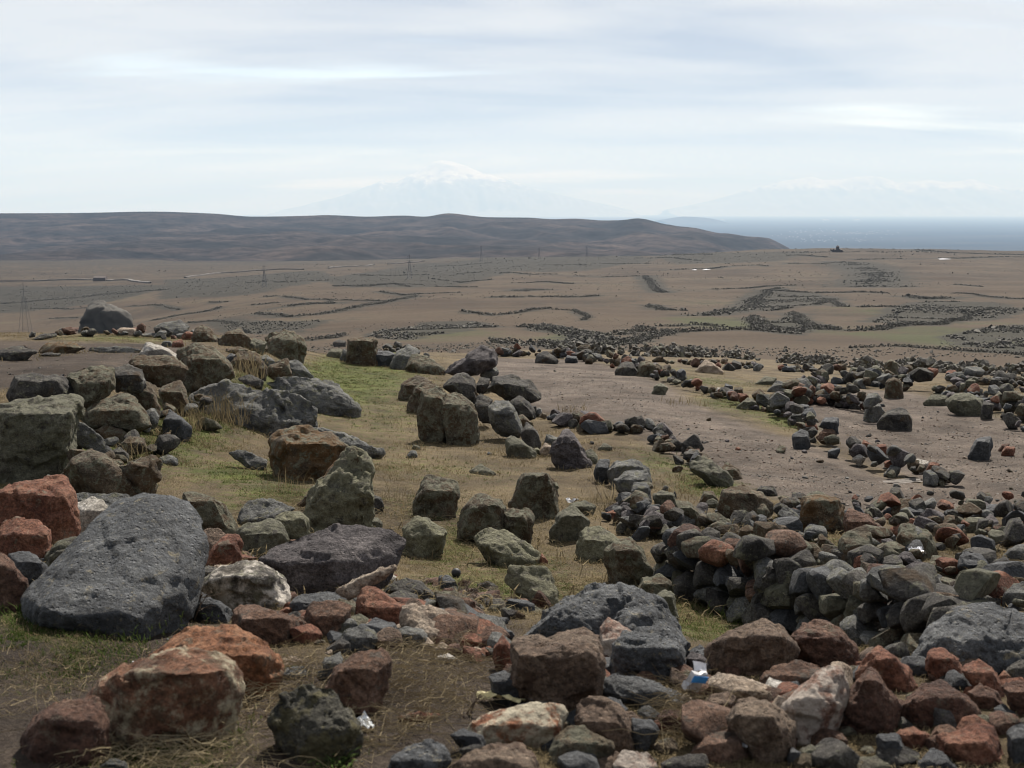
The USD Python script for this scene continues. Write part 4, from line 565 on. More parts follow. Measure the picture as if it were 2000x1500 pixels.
# ---------------------------------------------------------------- hero rocks
# crop|material|options|outline points (several outlines with ;)|label       options: r ridge height, t thickness, b ground row, d distance, n roughness
CROP = {'A': (0, 560), 'B': (640, 560), 'C': (1280, 560), 'D': (0, 960), 'E': (640, 960), 'F': (1280, 960)}
HERO = '''
A|dk|r.25 t.8 n.9 c2|425,225 445,170 480,90 520,75 570,85 600,160 600,250 540,255;540,90 600,100 640,130 700,150 717,200 640,247 540,252|large dark boulder standing alone on top of the mound at the left
A|red||440,243 470,225 530,225 532,252 450,254|flat red stone at the left foot of the lone dark boulder
A|rbr||362,240 380,220 430,220 430,247 370,247|small brown-red stone at the far left foot of the lone dark boulder
A|tan||618,255 650,220 740,227 732,260 640,264|tan stone at the right foot of the lone dark boulder
A|red||700,228 760,214 797,240 740,256|red stone just right of the tan stone by the lone dark boulder
A|gry|r.6|828,225 880,190 970,180 1032,215 990,264 870,267|flat light grey boulder on the mound right of the lone dark boulder
A|red||983,270 1010,240 1052,250 1030,287 990,288|small red stone leaning on the flat light grey boulder
A|brn||1040,280 1050,222 1100,205 1150,240 1182,298 1130,304 1050,296|brown rock right behind the small red stone on the mound
A|gry|r.6|760,262 810,248 868,255 868,272 780,274|small pale grey slab left of the flat light grey boulder
A|brn||1183,298 1230,250 1300,230 1362,282 1340,322 1240,328|peaked brown boulder on the mound edge left of the big round boulder
A|lic||1338,325 1380,280 1452,300 1422,364 1350,362|lichen grey rock tucked against the left of the big round boulder
A|licb|n1.3|1413,372 1438,290 1500,245 1560,235 1640,280 1657,332 1622,392 1500,402|big round lichen-covered boulder at the right end of the mound
A|rust|r.5|208,350 260,300 330,294 390,297 470,327 400,354 260,364|low rusty boulder lying alone on the bare mound at left
A|dk|r.6|-40,395 -20,350 30,330 110,310 200,352 130,385 40,395|low dark bedrock at the left edge of the mound
A|dk|r.6|175,284 220,255 310,248 312,264 200,286|thin dark ledge of rock left of the lone dark boulder
A|gry|r.7 t.5|475,340 520,325 600,322 700,326 765,345 740,360 560,357|long flat grey ledge in the ground of the mound
A|dk|r.6|210,372 260,355 335,362 320,378|small flat dark stone below the low rusty boulder
A|wht||757,366 790,305 850,310 975,372 962,394 900,376 800,370|pinkish white rock on top of the boulder wall at left
A|gry||875,310 890,292 930,296 935,318 890,322|small grey stone beside the red cube on the mound
A|red||930,330 940,295 985,283 998,312 980,336|small red cube of stone above the boulder wall at left
A|brn|b620|693,415 720,385 750,368 880,368 970,400 1022,442 980,512 870,557 800,502|dark brown boulder capping the boulder wall below the pinkish white rock
A|licb|b600 r.35|968,352 1060,303 1140,330 1222,392 1262,482 1200,512 1112,584 1000,582 1010,432|large brown lichen boulder at the right end of the boulder wall
A|brn|b720|858,560 980,508 1012,580 1034,705 900,700|brown boulder low in the boulder wall beside dry grass
A|dk|b720 r.3|42,592 80,480 180,468 352,490 412,582 400,642 70,642|long dark boulder on top of the boulder wall at the far left
A|licb|b740|348,482 470,438 612,448 622,572 560,622 430,674 400,572|grey-brown block in the middle of the boulder wall, right of the long dark boulder
A|dk|b760|608,452 700,423 772,450 792,532 770,574 630,572|dark rounded boulder with a smaller lit stone, middle of the boulder wall
A|gry|b765 t.6|650,510 720,490 785,492 780,560 700,572 640,560|light grey wedge lying against the dark rounded boulder of the wall
A|brn|b780 t.6|745,500 820,528 872,662 862,724 820,745 760,690 700,590|leaning dark brown slab below the dark rounded boulder of the wall
A|licb|b830 r.4|436,706 470,670 560,610 640,585 700,590 782,662 818,757 740,804 600,772 470,755|broad brown boulder in the lower part of the boulder wall
A|lic|r.25 t.9 n1.2|-60,680 -20,650 210,618 330,603 422,620 434,684 400,852 342,1004 220,1055 110,1068 0,1020 -60,1000|largest dark lichen boulder at the left edge of the picture
A|gry|b985 t.4 r.6|425,742 480,750 582,862 655,965 600,965 500,882 430,862|leaning grey slab right of the largest dark boulder
A|dk|b960 t.4|383,922 398,790 430,750 447,882|narrow dark slab between the largest dark boulder and the leaning slab
A|brn|b850|505,775 580,747 690,787 685,810 660,832 600,862|brown stone wedged above the leaning grey slab
A|brn|b930|628,872 700,808 792,820 792,892 720,922|square brown stone with a lit top right of the leaning slab
A|dk|b970|596,892 650,868 702,912 690,962 650,962|dark stone between the leaning slab and the hollow
A|brn|r.25|328,1034 400,930 500,878 560,912 640,980 690,1030 820,1092 760,1152 560,1124 400,1110;640,985 740,930 830,918 882,952 862,1042 812,1112 760,1146 690,1090|saddle-shaped brown boulder at the foot of the boulder wall
A|blk||878,745 920,668 980,710 1042,762 1005,832 900,834|black angular rock standing in front of the boulder wall
A|gry|r.6|860,932 900,908 970,930 962,962 890,968|flat grey stone in the grass right of the saddle-shaped boulder
A|gry|r.7 t.6 n1.4|1015,640 1060,590 1130,548 1230,528 1400,560 1560,620 1602,762 1400,766 1230,732 1050,690;1450,560 1600,585 1690,618 1742,692 1700,742 1590,748|long grey bedrock slab in the grass, left of the hollow
A|gry|r.7 t.6 n1.3|1445,525 1560,488 1720,490 1850,540 1932,622 1962,682 1830,684 1720,672 1680,602 1550,562|smooth grey bedrock slab behind the long one, ending in the grass
A|brn||1210,372 1230,335 1300,325 1350,340 1330,372|small brown rock above the grey slabs, below the lichen grey rock
A|brn|r.4|1248,415 1300,350 1380,350 1442,422 1440,474 1300,474|brown boulder with a tuft of dry grass above the grey slabs
A|brn|r.4|1438,490 1462,420 1560,388 1580,480 1560,515 1460,517|brown angular rock left half of a split pair above the grey slabs
A|gry|r.5|1560,400 1600,395 1640,420 1697,482 1650,500 1570,512|grey angular rock right half of the split pair above the grey slabs
A|gry||1375,392 1440,368 1502,410 1440,434|pale grey stone behind the split pair of rocks
A|blk||1212,400 1250,360 1290,372 1270,420 1230,430|small dark stone left behind the boulder with the dry tuft
A|dk||1288,504 1350,478 1432,510 1422,545 1310,536|low dark stone in the grass in front of the boulder with the dry tuft
A|rust|r.3 n1.2|1463,882 1478,830 1520,788 1640,760 1790,785 1882,870 1850,932 1760,1032 1640,1064 1490,985|big rust-coloured boulder at the right end of the hollow
A|gry|r.7 t.5|1620,758 1700,745 1790,765 1860,808 1892,862 1990,850 2080,880 2060,905 1900,915 1800,880|grey slab tailing away behind the big rust-coloured boulder
A|gry|r.7 t.6|1238,905 1262,888 1320,888 1442,940 1440,995 1380,985 1300,940|flat grey stone at ground level left of the big rust-coloured boulder
A|licp|r.5 n1.5 t.7|1640,1330 1655,1180 1760,1052 1840,1000 1900,895 1985,895 2012,1000 2010,1200 1985,1345 1720,1345|tall pale lichen boulder with a coarse crust beside the rust-coloured boulder
A|rust|d10.6 t.3|1600,1190 1700,1100 1790,1010 1880,880 1895,900 1830,1020 1720,1190|thin brown blade of rock leaning on the tall pale lichen boulder
B|licb|r.2|488,705 510,562 590,538 637,582 648,842 540,812 500,762|squarish block, left half of the cloven boulder in the middle of the grass
B|licb|r.28|600,645 648,570 720,566 790,630 832,702 822,762 780,834 650,852|rounded block, right half of the cloven boulder in the middle of the grass
B|brn||438,625 470,538 530,508 592,530 560,640 500,690 440,680|dark brown rock directly behind the cloven boulder's left block
B|brn||385,600 400,530 490,478 572,510 480,545 450,620 390,618|rusty brown stone at the far left behind the cloven boulder
B|dk|b640|620,548 680,490 740,460 792,500 812,592 790,634 740,592|dark brown boulder rising behind the cloven boulder's rounded block
B|pur|b560 r.5 t.6|636,465 720,400 820,320 882,330 932,392 922,432 850,444 800,484 700,494|purplish grey wedge pointing up at the back of the boulder cluster
B|gry|b560|823,482 850,435 910,430 928,472 900,512 850,504|small round grey boulder under the purplish wedge
B|dk|b640|798,545 830,493 882,500 872,562 830,604|small dark boulder left of the long dark one in the cluster
B|dk|b665|866,565 900,490 1000,478 1112,520 1162,602 1112,634 960,614|long dark boulder reaching over the gravel at the right of the cluster
B|gry|r.25 b830|878,655 910,620 980,618 1032,692 1062,782 1032,824 930,814 890,762|upright grey boulder in the right of the cluster
B|dk|b770|798,645 820,580 902,610 882,742 830,744|dark boulder between the cloven boulder and the upright grey one
B|dk|b760|988,635 1030,590 1090,620 1122,682 1132,724 1060,724 1020,684|dark craggy boulder below the long dark one, at the gravel edge
B|lic|r.45|958,845 1000,800 1060,830 1132,902 1100,930 980,894|pale wedge-shaped stone in front of the upright grey boulder
B|dk||1048,805 1080,738 1130,778 1162,842 1140,874 1080,864|dark stone right behind the pale wedge-shaped stone
B|brn|b790|1018,705 1060,688 1112,742 1060,774|brown stone above the dark stone at the cluster's right end
B|pur|r.3 n1.3|1208,915 1240,820 1300,778 1340,808 1400,900 1435,975 1340,994 1240,934|dark pitted block leaning left in the row of boulders right of centre
B|lic|r.5|1385,895 1430,880 1462,912 1472,955 1420,962|pale lichen stone behind the dark pitted block
B|tan||1148,895 1180,848 1222,870 1222,914 1170,916|small tan stone left of the dark pitted block
B|gry|r.5|1170,845 1190,800 1270,820 1275,850 1210,862|grey stone behind the small tan stone
B|blk||1445,1010 1470,938 1530,938 1525,1064 1480,1040|black stone next to the bush at the start of the lower boulder row
B|gry|r.3|1512,1000 1560,948 1670,938 1742,990 1758,1054 1700,1085 1560,1085|broad smooth grey boulder in the lower boulder row
B|gry|b1180 r.3|1556,1055 1620,1000 1742,1000 1752,1062 1640,1160 1580,1115|grey boulder in front of the broad smooth one
B|gry|b1250 r.2|1638,1135 1660,1060 1742,1068 1765,1202 1740,1274 1640,1254|tall grey boulder facing the hollow in the lower boulder row
B|lic|b1200|1650,1100 1690,1062 1755,1058 1762,1090 1700,1140|rounded lichen stone on top of the tall grey boulder
B|gry|b1340 r.6 t.6|1748,1255 1790,1208 1872,1220 1918,1284 1850,1308 1760,1294|flat grey slab balanced on the corner of the dry stone wall
B|dk|b1340|1690,1280 1760,1290 1780,1360 1720,1380 1680,1340|dark red stone under the balanced grey slab
B|lic|b1300|1760,1130 1800,1105 1880,1120 1890,1200 1790,1200|lichen rock behind the balanced grey slab
B|licb|b1310|1870,1160 1960,1170 2030,1240 2000,1290 1900,1220|long lichen rock sloping down right of the balanced grey slab
B|brn|r.15|103,405 110,288 180,273 265,283 272,402 200,424|square dark boulder at the far edge of the grass strip
B|blk|r.3|236,424 250,350 320,342 372,370 342,436|dark concave rock right beside the square dark boulder
B|gry|r.4|338,436 370,350 440,318 502,350 430,456|grey peaked rock in the row right of the square dark boulder
B|licb|r.5|425,446 460,368 540,378 642,450 600,476 480,466|brown wedge with a lit right edge in the row right of the square dark boulder
B|gry||66,385 90,338 112,350 114,404 80,402|narrow grey stone on the left side of the square dark boulder
B|lic||-10,374 20,335 80,340 72,390 10,388|grey lichen stone left in the row beside the square dark boulder
B|dk||28,304 60,284 102,295 92,334 40,330|dark stone topping the left end of the row by the square dark boulder
B|dk|r.5|1126,404 1140,358 1190,350 1252,390 1242,414|dark boulder with a pale cleft at the far edge of the gravel
B|blk||1286,404 1300,373 1352,380 1358,404 1320,414|small black stone at the far gravel edge, right of the cleft boulder
B|dk|r.4|1556,466 1590,410 1652,408 1684,472 1620,484|dark rounded boulder, left of a pair at the far gravel edge
B|licb|r.3|1676,476 1700,408 1742,400 1788,430 1782,484 1720,494|brown upright boulder, right of the pair at the far gravel edge
B|lic||1756,585 1770,538 1810,523 1852,550 1820,584|pale rounded boulder at the near end of the rubble line by the gravel
B|lic|r.6|765,998 830,958 912,1010 900,1022 800,1028|pale flat stone lying in the middle of the grass
B|lic||455,875 470,855 505,870 500,892|small pale stone left of the shadow of the cloven boulder
B|gry||425,925 450,888 480,890 490,928 450,934|small grey stone in the grass left below the cloven boulder
B|blk||862,910 870,895 888,900 886,920|tiny dark stone in the grass below the cloven boulder
B|licb|r.35|463,1165 490,1100 540,1028 620,1038 702,1060 714,1132 690,1204 590,1254 475,1200|square brown lichen boulder in the grass, upper left of the scattered group
B|licb|r.3|706,1250 725,1210 760,1148 830,1128 962,1180 972,1312 880,1336 715,1310;940,1225 1040,1178 1112,1240 1095,1385 990,1345 945,1300|twin-lobed brown lichen boulder in the grass hollow
B|licb|r.15|985,1170 1020,1090 1060,1008 1130,998 1200,1018 1252,1100 1255,1252 1120,1256 1000,1180|tall rusty boulder with a drilled hole in the grass hollow
B|lic|r.35|1205,1320 1250,1228 1330,1188 1422,1280 1375,1364 1280,1374 1208,1352|grey lichen boulder right of the boulder with the drilled hole
B|lic|r.5|1288,1204 1340,1168 1400,1158 1455,1190 1432,1234 1360,1226|flat lichen stone behind the grey lichen boulder
B|licp|r.5|1346,1410 1365,1350 1400,1308 1480,1298 1584,1370 1584,1434 1490,1484 1380,1466|pale domed lichen boulder lying in the grass near the wall
B|red||1488,1235 1550,1208 1582,1250 1520,1268|small reddish rock in the grass left of the lower boulder row
B|gry||1562,1310 1590,1268 1627,1290 1612,1324 1580,1328|small round grey stone at the foot of the tall grey boulder
B|licp||1100,890 1140,870 1160,900 1130,912|small pale stone beside the pale wedge-shaped stone
B|dk||1418,858 1425,835 1445,840 1444,864|small dark round stone in the dry grass behind the pitted block
B|lic|r.5|1462,880 1500,846 1545,870 1530,892 1480,892|flat lichen stone in the dry grass behind the pitted block
B|gry||1812,1100 1830,1075 1852,1088 1846,1104|small grey stone in the grass right of the broad smooth boulder
B|blk||1868,1140 1882,1106 1894,1130 1892,1142|small pointed dark stone above the balanced slab
D|red|r.3|-60,240 -60,30 60,-20 150,-55 240,-62 340,-72 362,-50 402,2 418,70 432,150 416,232 330,288 260,284 0,240|big red rock at the left edge
D|red|r.4|-40,320 -30,220 0,180 90,138 180,150 267,210 264,282 237,374 120,354 0,324|medium red rock in front of the big red rock
D|rbr|r.3|-60,620 -60,330 0,328 50,352 70,430 152,490 157,524 130,604 0,630|dark red rock at the left edge behind the green tuft
D|blk||45,445 50,338 160,328 252,400 252,442 200,484 80,474|black stone in the shadow below the medium red rock
D|lic|r.4|245,440 255,330 300,280 380,248 452,262 400,332 330,384 260,434|small olive lichen stone between the red rocks and the black slab
D|wht|r.4|405,80 412,60 500,28 562,50 592,110 520,200 428,222|white chalky rock behind the black slab
D|gry|r.6|402,18 470,8 590,20 690,18 714,50 600,130 420,70|grey slab behind the white chalky rock
D|bas|r.84 t1.35 n.55|158,562 250,440 380,330 500,180 620,78 760,38 900,36 1002,52 1034,110 1052,180 1107,260 1112,342 1082,432 1000,562 860,622 780,704 640,764 500,744 330,704 168,634|great black slab of vesicular basalt in the left foreground
D|licb|r.3|985,30 1000,10 1060,2 1150,38 1222,80 1284,192 1240,220 1090,230 1040,152|brown and grey two-sided boulder right behind the great black slab
D|pnk|r.4|1086,225 1110,205 1180,198 1242,235 1232,302 1130,404 1108,332|pinkish stone squeezed beside the great black slab
D|red|r.35|1126,335 1150,288 1230,236 1292,235 1318,270 1312,342 1220,424 1120,404|red stone right of the great black slab
D|red||1256,395 1270,365 1320,343 1394,360 1350,390 1262,404|small red stone behind the painted boulder
D|lic|r.35|1275,250 1290,212 1340,178 1450,148 1522,168 1562,272 1520,304 1420,354 1330,354 1300,300|rounded lichen boulder behind the red stone
D|licp|r.35|1465,170 1500,135 1560,108 1622,104 1672,150 1674,212 1640,248 1550,252|pale rounded lichen boulder at the foot of the tall lichen boulder
D|gry|r.7|1286,150 1340,60 1420,33 1500,50 1592,88 1592,108 1480,144 1330,174|dark grey slab in the hollow behind the lichen boulders
D|pur|r.55 t.8 n.7|1398,372 1480,305 1640,240 1850,178 1935,196 2000,210 2125,208 2182,262 2185,330 2135,372 2070,458 1890,560 1668,570 1560,560 1480,440|huge purplish grey boulder lying on its side, centre left
D|tan|d5.25 t.3|1815,545 1945,460 2000,438 2145,400 2155,415 1980,540 1900,585|tan broken underside of the huge purplish boulder
D|ptd|r.35|1058,530 1065,500 1120,478 1220,410 1330,378 1410,384 1482,420 1552,510 1564,562 1522,644 1420,644 1280,644 1180,604 1090,550|boulder daubed with white paint beside the great black slab
D|blk||995,560 1060,528 1180,600 1272,650 1252,724 1080,724 1040,640|black stone in the shadow below the painted boulder
D|dk||1050,500 1070,430 1130,400 1190,430 1140,480 1080,510|dark grey stone above the painted boulder's left end
D|bro|r.3|1256,710 1270,655 1300,628 1380,622 1560,668 1655,720 1645,792 1560,834 1450,844 1290,764|orange-brown rock under the painted boulder
D|blk|r.4|1572,620 1590,585 1640,558 1780,538 1872,548 1892,592 1760,624 1660,694 1590,664|dark pitted stone below the huge purplish boulder
D|bro|r.35|1658,670 1670,625 1700,598 1800,583 1902,620 1907,702 1840,774 1760,824 1680,764|round brown ball-like stone below the huge purplish boulder
D|gry|r.4|1728,1000 1760,908 1850,868 1862,922 1800,1004 1760,1034|small grey stone sunk beside the orange-brown boulder
D|org|r.4|815,930 830,900 880,848 980,788 1060,730 1260,738 1350,778 1502,880 1524,932 1482,1014 1380,1084 1300,1110 1000,1050|bright orange boulder, rear one of the touching pair in the foreground
D|pto|r.3|488,1150 495,1115 520,1078 640,978 800,888 1000,853 1180,868 1272,920 1304,990 1294,1082 1262,1202 1180,1345 1060,1376 880,1386 680,1374 560,1285 500,1222|orange boulder with whitish patches, front one of the touching pair
D|rbr|r.35|126,1370 135,1310 200,1218 300,1148 480,1108 560,1140 600,1330 540,1410 300,1476 130,1476|dark brown boulder in the bottom left corner beside the patched orange one
D|mos|r.65 t.7 n1.2|1446,1215 1480,1160 1540,1108 1680,1048 1802,1070 1902,1182 1964,1304 1932,1344 1800,1425 1650,1434 1500,1304|mossy grey flat-topped stone in the bottom centre left
D|gry||540,1500 600,1448 680,1460 706,1530 540,1535|small grey stone at the bottom edge below the patched orange boulder
D|tan|r.7|1508,905 1590,888 1662,930 1570,974 1520,964|flat beige stone right of the bright orange boulder
D|gry|r.6|1496,1000 1550,960 1652,940 1684,980 1580,1034 1490,1014|grey stone half buried below the flat beige stone
E|red|r.4|145,640 152,575 210,506 300,548 422,630 437,672 402,742 330,778 250,702 165,660|red block with flat faces standing on the rubble, centre left
E|gry|r.35|56,830 75,790 110,750 190,728 252,760 274,802 220,864 90,894|blue-grey rounded stone left of the pale speckled slab
E|bro|r.3|-5,1090 0,1050 40,958 160,868 280,853 342,920 312,1002 292,1082 200,1195 90,1164 0,1110|orange-brown boulder with a craggy face, left of the bare soil
E|tan|r.6|385,720 400,618 560,618 692,670 708,772 690,864 560,834 420,764|pale speckled pinkish slab behind the rubble, centre
E|dk|r.4|296,560 330,515 420,468 500,488 592,580 560,624 440,604 320,574|dark cracked boulder between the huge purplish boulder and the grass
E|gry|r.5|376,595 430,568 502,610 470,626 400,622|small dark grey slab in front of the dark cracked boulder
E|licb|r.6|566,625 590,538 700,538 832,620 782,694 690,674|flat lichen rock beside the dry bush, centre
E|licb|r.65|876,630 930,593 1060,600 1184,650 1090,714 1030,704 920,674|low lichen slab at the lower end of the grass hollow
E|dk|r.6|776,740 830,700 960,758 1014,802 900,848 790,774|low dark slab behind the upright red brick
E|rbr||686,715 700,690 760,668 788,720 762,764 700,764|small brown-red rock right of the pale speckled slab
E|red||690,850 700,788 760,758 832,790 844,844 780,856 720,894|red stone right below the pale speckled slab
E|red||776,900 790,868 892,833 934,850 840,938 790,926|red wedge left of the upright red brick
E|gry|r.35|345,810 370,760 420,733 512,750 584,822 560,864 480,874 400,854|grey stone with a tan face in front of the pale speckled slab
E|tan|b890|500,830 540,790 580,830 570,880 510,890|tan flake on the grey stone with a tan face
E|wht||575,930 600,895 650,878 718,915 690,964 600,944|whitish stone in the rubble left of the red wedge
E|tan||555,860 620,818 704,870 690,904 600,900|pale pink stone just above the whitish stone
E|red|r.2 t.8|898,860 910,815 950,773 992,830 1024,902 1004,1016 940,964 903,910|upright red brick-like stone, left of the big heart-shaped rock
E|pnk|r.3 t.9|998,850 1010,805 1060,778 1110,778 1190,802 1330,1000 1330,1180 1200,1140 1060,1074 1010,1004;1020,1000 1100,870 1180,805 1250,768 1390,738 1472,800 1494,942 1472,1104 1380,1175 1320,1205 1200,1145|big heart-shaped pinkish brown rock in the centre foreground
E|licb||1376,770 1390,720 1420,698 1484,730 1484,792 1400,764|tan lichen stone behind the heart-shaped rock
E|wtn|r.4|1472,830 1480,735 1520,687 1600,720 1654,750 1560,834 1525,965 1490,965|whitish angular stone between the heart-shaped rock and the black block
E|bas|r.35|1528,990 1550,828 1610,768 1700,743 1852,738 1900,800 1944,872 1954,982 1912,1056 1800,1044 1640,1010|black basalt block right of the heart-shaped rock
E|blk|r.55 t.6|1466,1080 1490,1040 1530,988 1640,998 1742,1008 1934,1110 1934,1142 1860,1184 1700,1164|blue-black wedge under the black basalt block
E|bas|r.45 n1.1|1005,830 1100,715 1250,618 1400,538 1540,498 1650,513 1692,602 1692,860 1100,870;1640,525 1720,578 1852,640 1892,702 1944,852 1800,910 1500,870|huge dark ridge-backed boulder behind the heart-shaped rock
E|ptr|r.5 t.7|776,1300 785,1255 840,1208 1000,1188 1200,1138 1272,1168 1304,1242 1262,1314 1060,1364 900,1379 790,1344|long red stone smeared with white paint in the centre foreground
E|pnk|r.4|1336,1220 1350,1160 1380,1128 1480,1118 1572,1148 1624,1232 1664,1404 1560,1414 1540,1354 1360,1294|greyish pink stone below the heart-shaped rock
E|licb|r.4|1205,1410 1230,1340 1290,1288 1390,1278 1544,1360 1554,1402 1530,1445 1430,1484 1280,1494 1210,1454|tan lichen block at the bottom, right of the long painted stone
E|pnk|r.5|655,1530 680,1475 760,1418 900,1368 1060,1366 1124,1430 1155,1530|pinkish brown stone cut by the bottom edge under the long painted stone
E|bas|r.6|330,1530 350,1445 430,1378 560,1348 622,1380 664,1452 640,1504 600,1530|black pitted stone at the bottom edge, centre left
E|blk||666,1320 740,1283 842,1330 854,1382 770,1405 725,1365|dark shard left of the long painted stone
E|dk||716,1400 800,1370 856,1382 800,1435 735,1445|dark chip under the left end of the long painted stone
E|blk||876,1000 960,968 1060,1068 1094,1122 1020,1165 900,1104|black stone in the shadow above the long painted stone
E|red|r.7 t.4|376,1224 500,1193 612,1210 500,1244 420,1240|flat red slab sunk in the bare soil
E|wtn|r.6|1545,1480 1610,1408 1732,1418 1796,1480 1775,1535 1555,1535|whitish stone at the bottom edge right of the tan lichen block
E|rbr||1765,1260 1780,1230 1830,1188 1900,1188 1974,1260 1950,1305 1820,1295|red-brown stone below the blue-black wedge
E|licb||1696,1330 1700,1300 1740,1258 1794,1290 1770,1365 1720,1395|small oval tan stone in the shadow below the blue-black wedge
E|blk||1640,1340 1650,1228 1760,1238 1804,1300 1720,1400|black stone behind the small oval tan stone
E|lic|r.3|1740,640 1750,588 1830,528 1884,560 1900,682 1850,700|lichen stone right behind the huge ridge-backed boulder
E|licb|r.35|1666,560 1710,468 1800,448 1874,490 1854,564 1740,600|brown lichen stone left of the grass corner by the wall
E|licb|r.3|1496,340 1550,268 1640,248 1722,320 1764,432 1690,505 1580,490 1530,425|tall lichen slab with an orange edge near the dry stone wall
E|rust|t.35 d8.1|1520,490 1535,380 1550,285 1572,310 1612,442 1600,500|orange spike of rock on the left edge of the tall lichen slab
E|licp|r.45|396,275 410,198 480,128 560,158 642,220 620,290 560,354 410,325|pale lichen boulder in the grass right of the huge purplish boulder
E|licp|r.5|796,275 820,240 870,208 960,203 1080,278 1155,342 1145,404 960,405 850,325|long pale lichen boulder in the middle of the hollow
E|licp|r.7|955,485 990,408 1050,393 1180,408 1232,480 1254,622 1205,655 1080,545|pale flat lichen slab at the near end of the hollow
E|red||1148,375 1160,333 1194,375 1172,404|small red stone at the right end of the long pale lichen boulder
E|lic||200,210 215,150 270,140 300,170 285,212 230,225|small lichen block beside the tall pale lichen boulder's foot
E|dk||225,80 235,10 290,30 305,80 270,110|dark narrow stone right beside the tall pale lichen boulder
C|blk|r.4|742,805 790,773 832,790 842,852 780,875 750,855|black angular stone at the corner of the rubble line above the gravel
C|blk|r.25 b850|888,762 920,710 992,708 994,804 930,774|notched dark rock topping the rubble line above the gravel
C|dk|b850|812,795 860,758 884,790 850,826|dark stone next to the notched dark rock
C|bro|b855|866,815 920,768 972,768 984,812 900,845|brown block in front of the notched dark rock
C|red|r.2|1113,875 1130,828 1192,870 1192,914 1130,906|left red stone standing in the rubble line
C|red|r.25|1193,905 1200,858 1252,850 1264,902 1220,926|right red stone in the rubble line, rounder than its neighbour
C|gry|r.2|1058,878 1080,828 1114,850 1104,906|grey upright stone left of the two red stones
C|wht||1066,935 1110,903 1144,930 1114,966|pale round stone on the gravel below the two red stones
C|dk||1228,940 1270,903 1324,950 1284,976|dark stone right below the rounder red stone
C|gry||1238,1020 1280,963 1334,985 1312,1018|pale pointed stone at the gravel edge right of the pale round one
C|ptd|r.4|1391,975 1420,933 1484,950 1464,1008 1410,1006|dark stone with a white mark near the end of the rubble line
C|red|r.25|1466,1000 1490,948 1544,960 1544,1015 1500,1036|dark red stone near the end of the rubble line
C|dk||1543,1040 1570,1008 1604,1055 1575,1060|dark stone at the end of the rubble line
C|gry||1610,1030 1640,990 1668,1010 1665,1036|small grey stone past the end of the rubble line
C|blk|r.25|1696,920 1740,828 1822,813 1830,872 1802,936 1730,936|black block standing alone on the bare ground at right
C|red|r.3|1878,905 1900,863 1954,870 1944,916|red stone right of the lone black block
C|rbr||1857,895 1880,853 1924,850 1904,886|dark red stone behind the red stone right of the black block
C|dk|r.35|1206,738 1250,680 1320,653 1364,670 1399,722 1392,766 1330,776|big dark angular boulder at the end of the tumbledown wall
C|gry|b735 r.3|1128,645 1150,578 1202,578 1234,622 1140,668|grey boulder on top of the tumbledown wall's corner
C|gry|r.25|1128,710 1145,640 1210,628 1244,682 1202,718 1150,728|upright grey boulder at the corner of the tumbledown wall
C|licb|r.12|1233,500 1240,420 1280,393 1324,430 1324,500|tall tan standing stone, right one on the skyline of the hill edge
C|lic|r.2|1153,520 1165,440 1200,423 1244,470 1244,530|grey standing stone left of the tall tan one
C|brn|r.2|1240,605 1250,520 1290,488 1327,500 1344,592 1300,612|brown block in front of the two standing stones
C|lic|r.4|1576,620 1620,578 1700,573 1774,610 1784,684 1720,696 1600,645|large long grey-green boulder right of the standing stones
C|lic|r.5|1456,628 1500,583 1582,590 1594,632 1520,645|grey-green boulder left of the large long one
C|brn||1636,570 1650,523 1692,518 1704,570|brown stone perched behind the large long grey-green boulder
C|dk|r.2|1766,695 1780,618 1834,640 1824,715|dark upright stone at the right end of the large long boulder
C|lic|r.6|1505,575 1580,560 1660,566 1640,585 1540,590|pale flat stone behind the large long grey-green boulder
C|tan|r.4|216,455 270,393 320,418 374,460 300,470|peaked tan rock beyond the rubble line, right of the far gravel end
C|gry|r.4|606,565 660,508 714,530 704,580|grey rounded boulder in the rough ground before the tumbledown wall
C|lic|r.6|540,525 600,485 660,495 650,530|pale flat boulder behind the grey rounded boulder
C|lic|r.4|436,660 500,598 544,620 564,655 480,675|light grey wedge at the grass edge of the rubble line
C|red||576,655 610,613 664,620 670,670 600,670|red-brown stone in the rubble line right of the light grey wedge
C|dk|r.3|656,690 690,638 744,660 724,715 680,705|dark round boulder in the rubble line right of the red-brown stone
C|gry||716,728 750,668 824,690 794,745|grey boulder in the middle of the rubble line
C|blk|b700|756,668 790,633 834,640 834,684|black stone on top of the grey boulder in the rubble line
C|blk|b590|366,568 380,523 424,540 414,574|dark stone on the upper part of the rubble line
C|wht|b590|325,575 335,545 370,550 370,585|white stone in the upper part of the rubble line
C|brn|r.3|416,605 430,543 472,543 480,594|brown cube at the end of the rubble line's upper part
C|blk||536,625 550,593 594,605 574,645|dark stone behind the red-brown stone in the rubble line
C|gry|b520|80,500 110,460 160,455 170,500 120,520|grey rock at the top of the rubble line near the far gravel end
C|lic|r.55|176,980 200,935 240,918 330,958 404,1020 424,1084 360,1086 270,1016|long lichen boulder on the grass at the near gravel edge
C|brn|r.4|356,990 390,953 454,990 474,1044 430,1055|brown boulder beside the long lichen boulder
C|brn|r.25|336,1200 370,1098 460,1078 570,1118 644,1182 622,1225 500,1265 400,1265|broad dark brown boulder right of the grass, near the gravel
C|licb|r.3|516,1225 540,1178 590,1173 619,1220 602,1275 530,1275|small lichen cube in front of the broad dark brown boulder
C|rust|r.2|792,1210 800,1148 880,1132 1000,1148 1024,1242 1014,1325 900,1300 800,1260|square rusty boulder on the edge of the gravel
C|dk||686,1195 700,1148 760,1138 804,1180 770,1215|dark stone left of the square rusty boulder
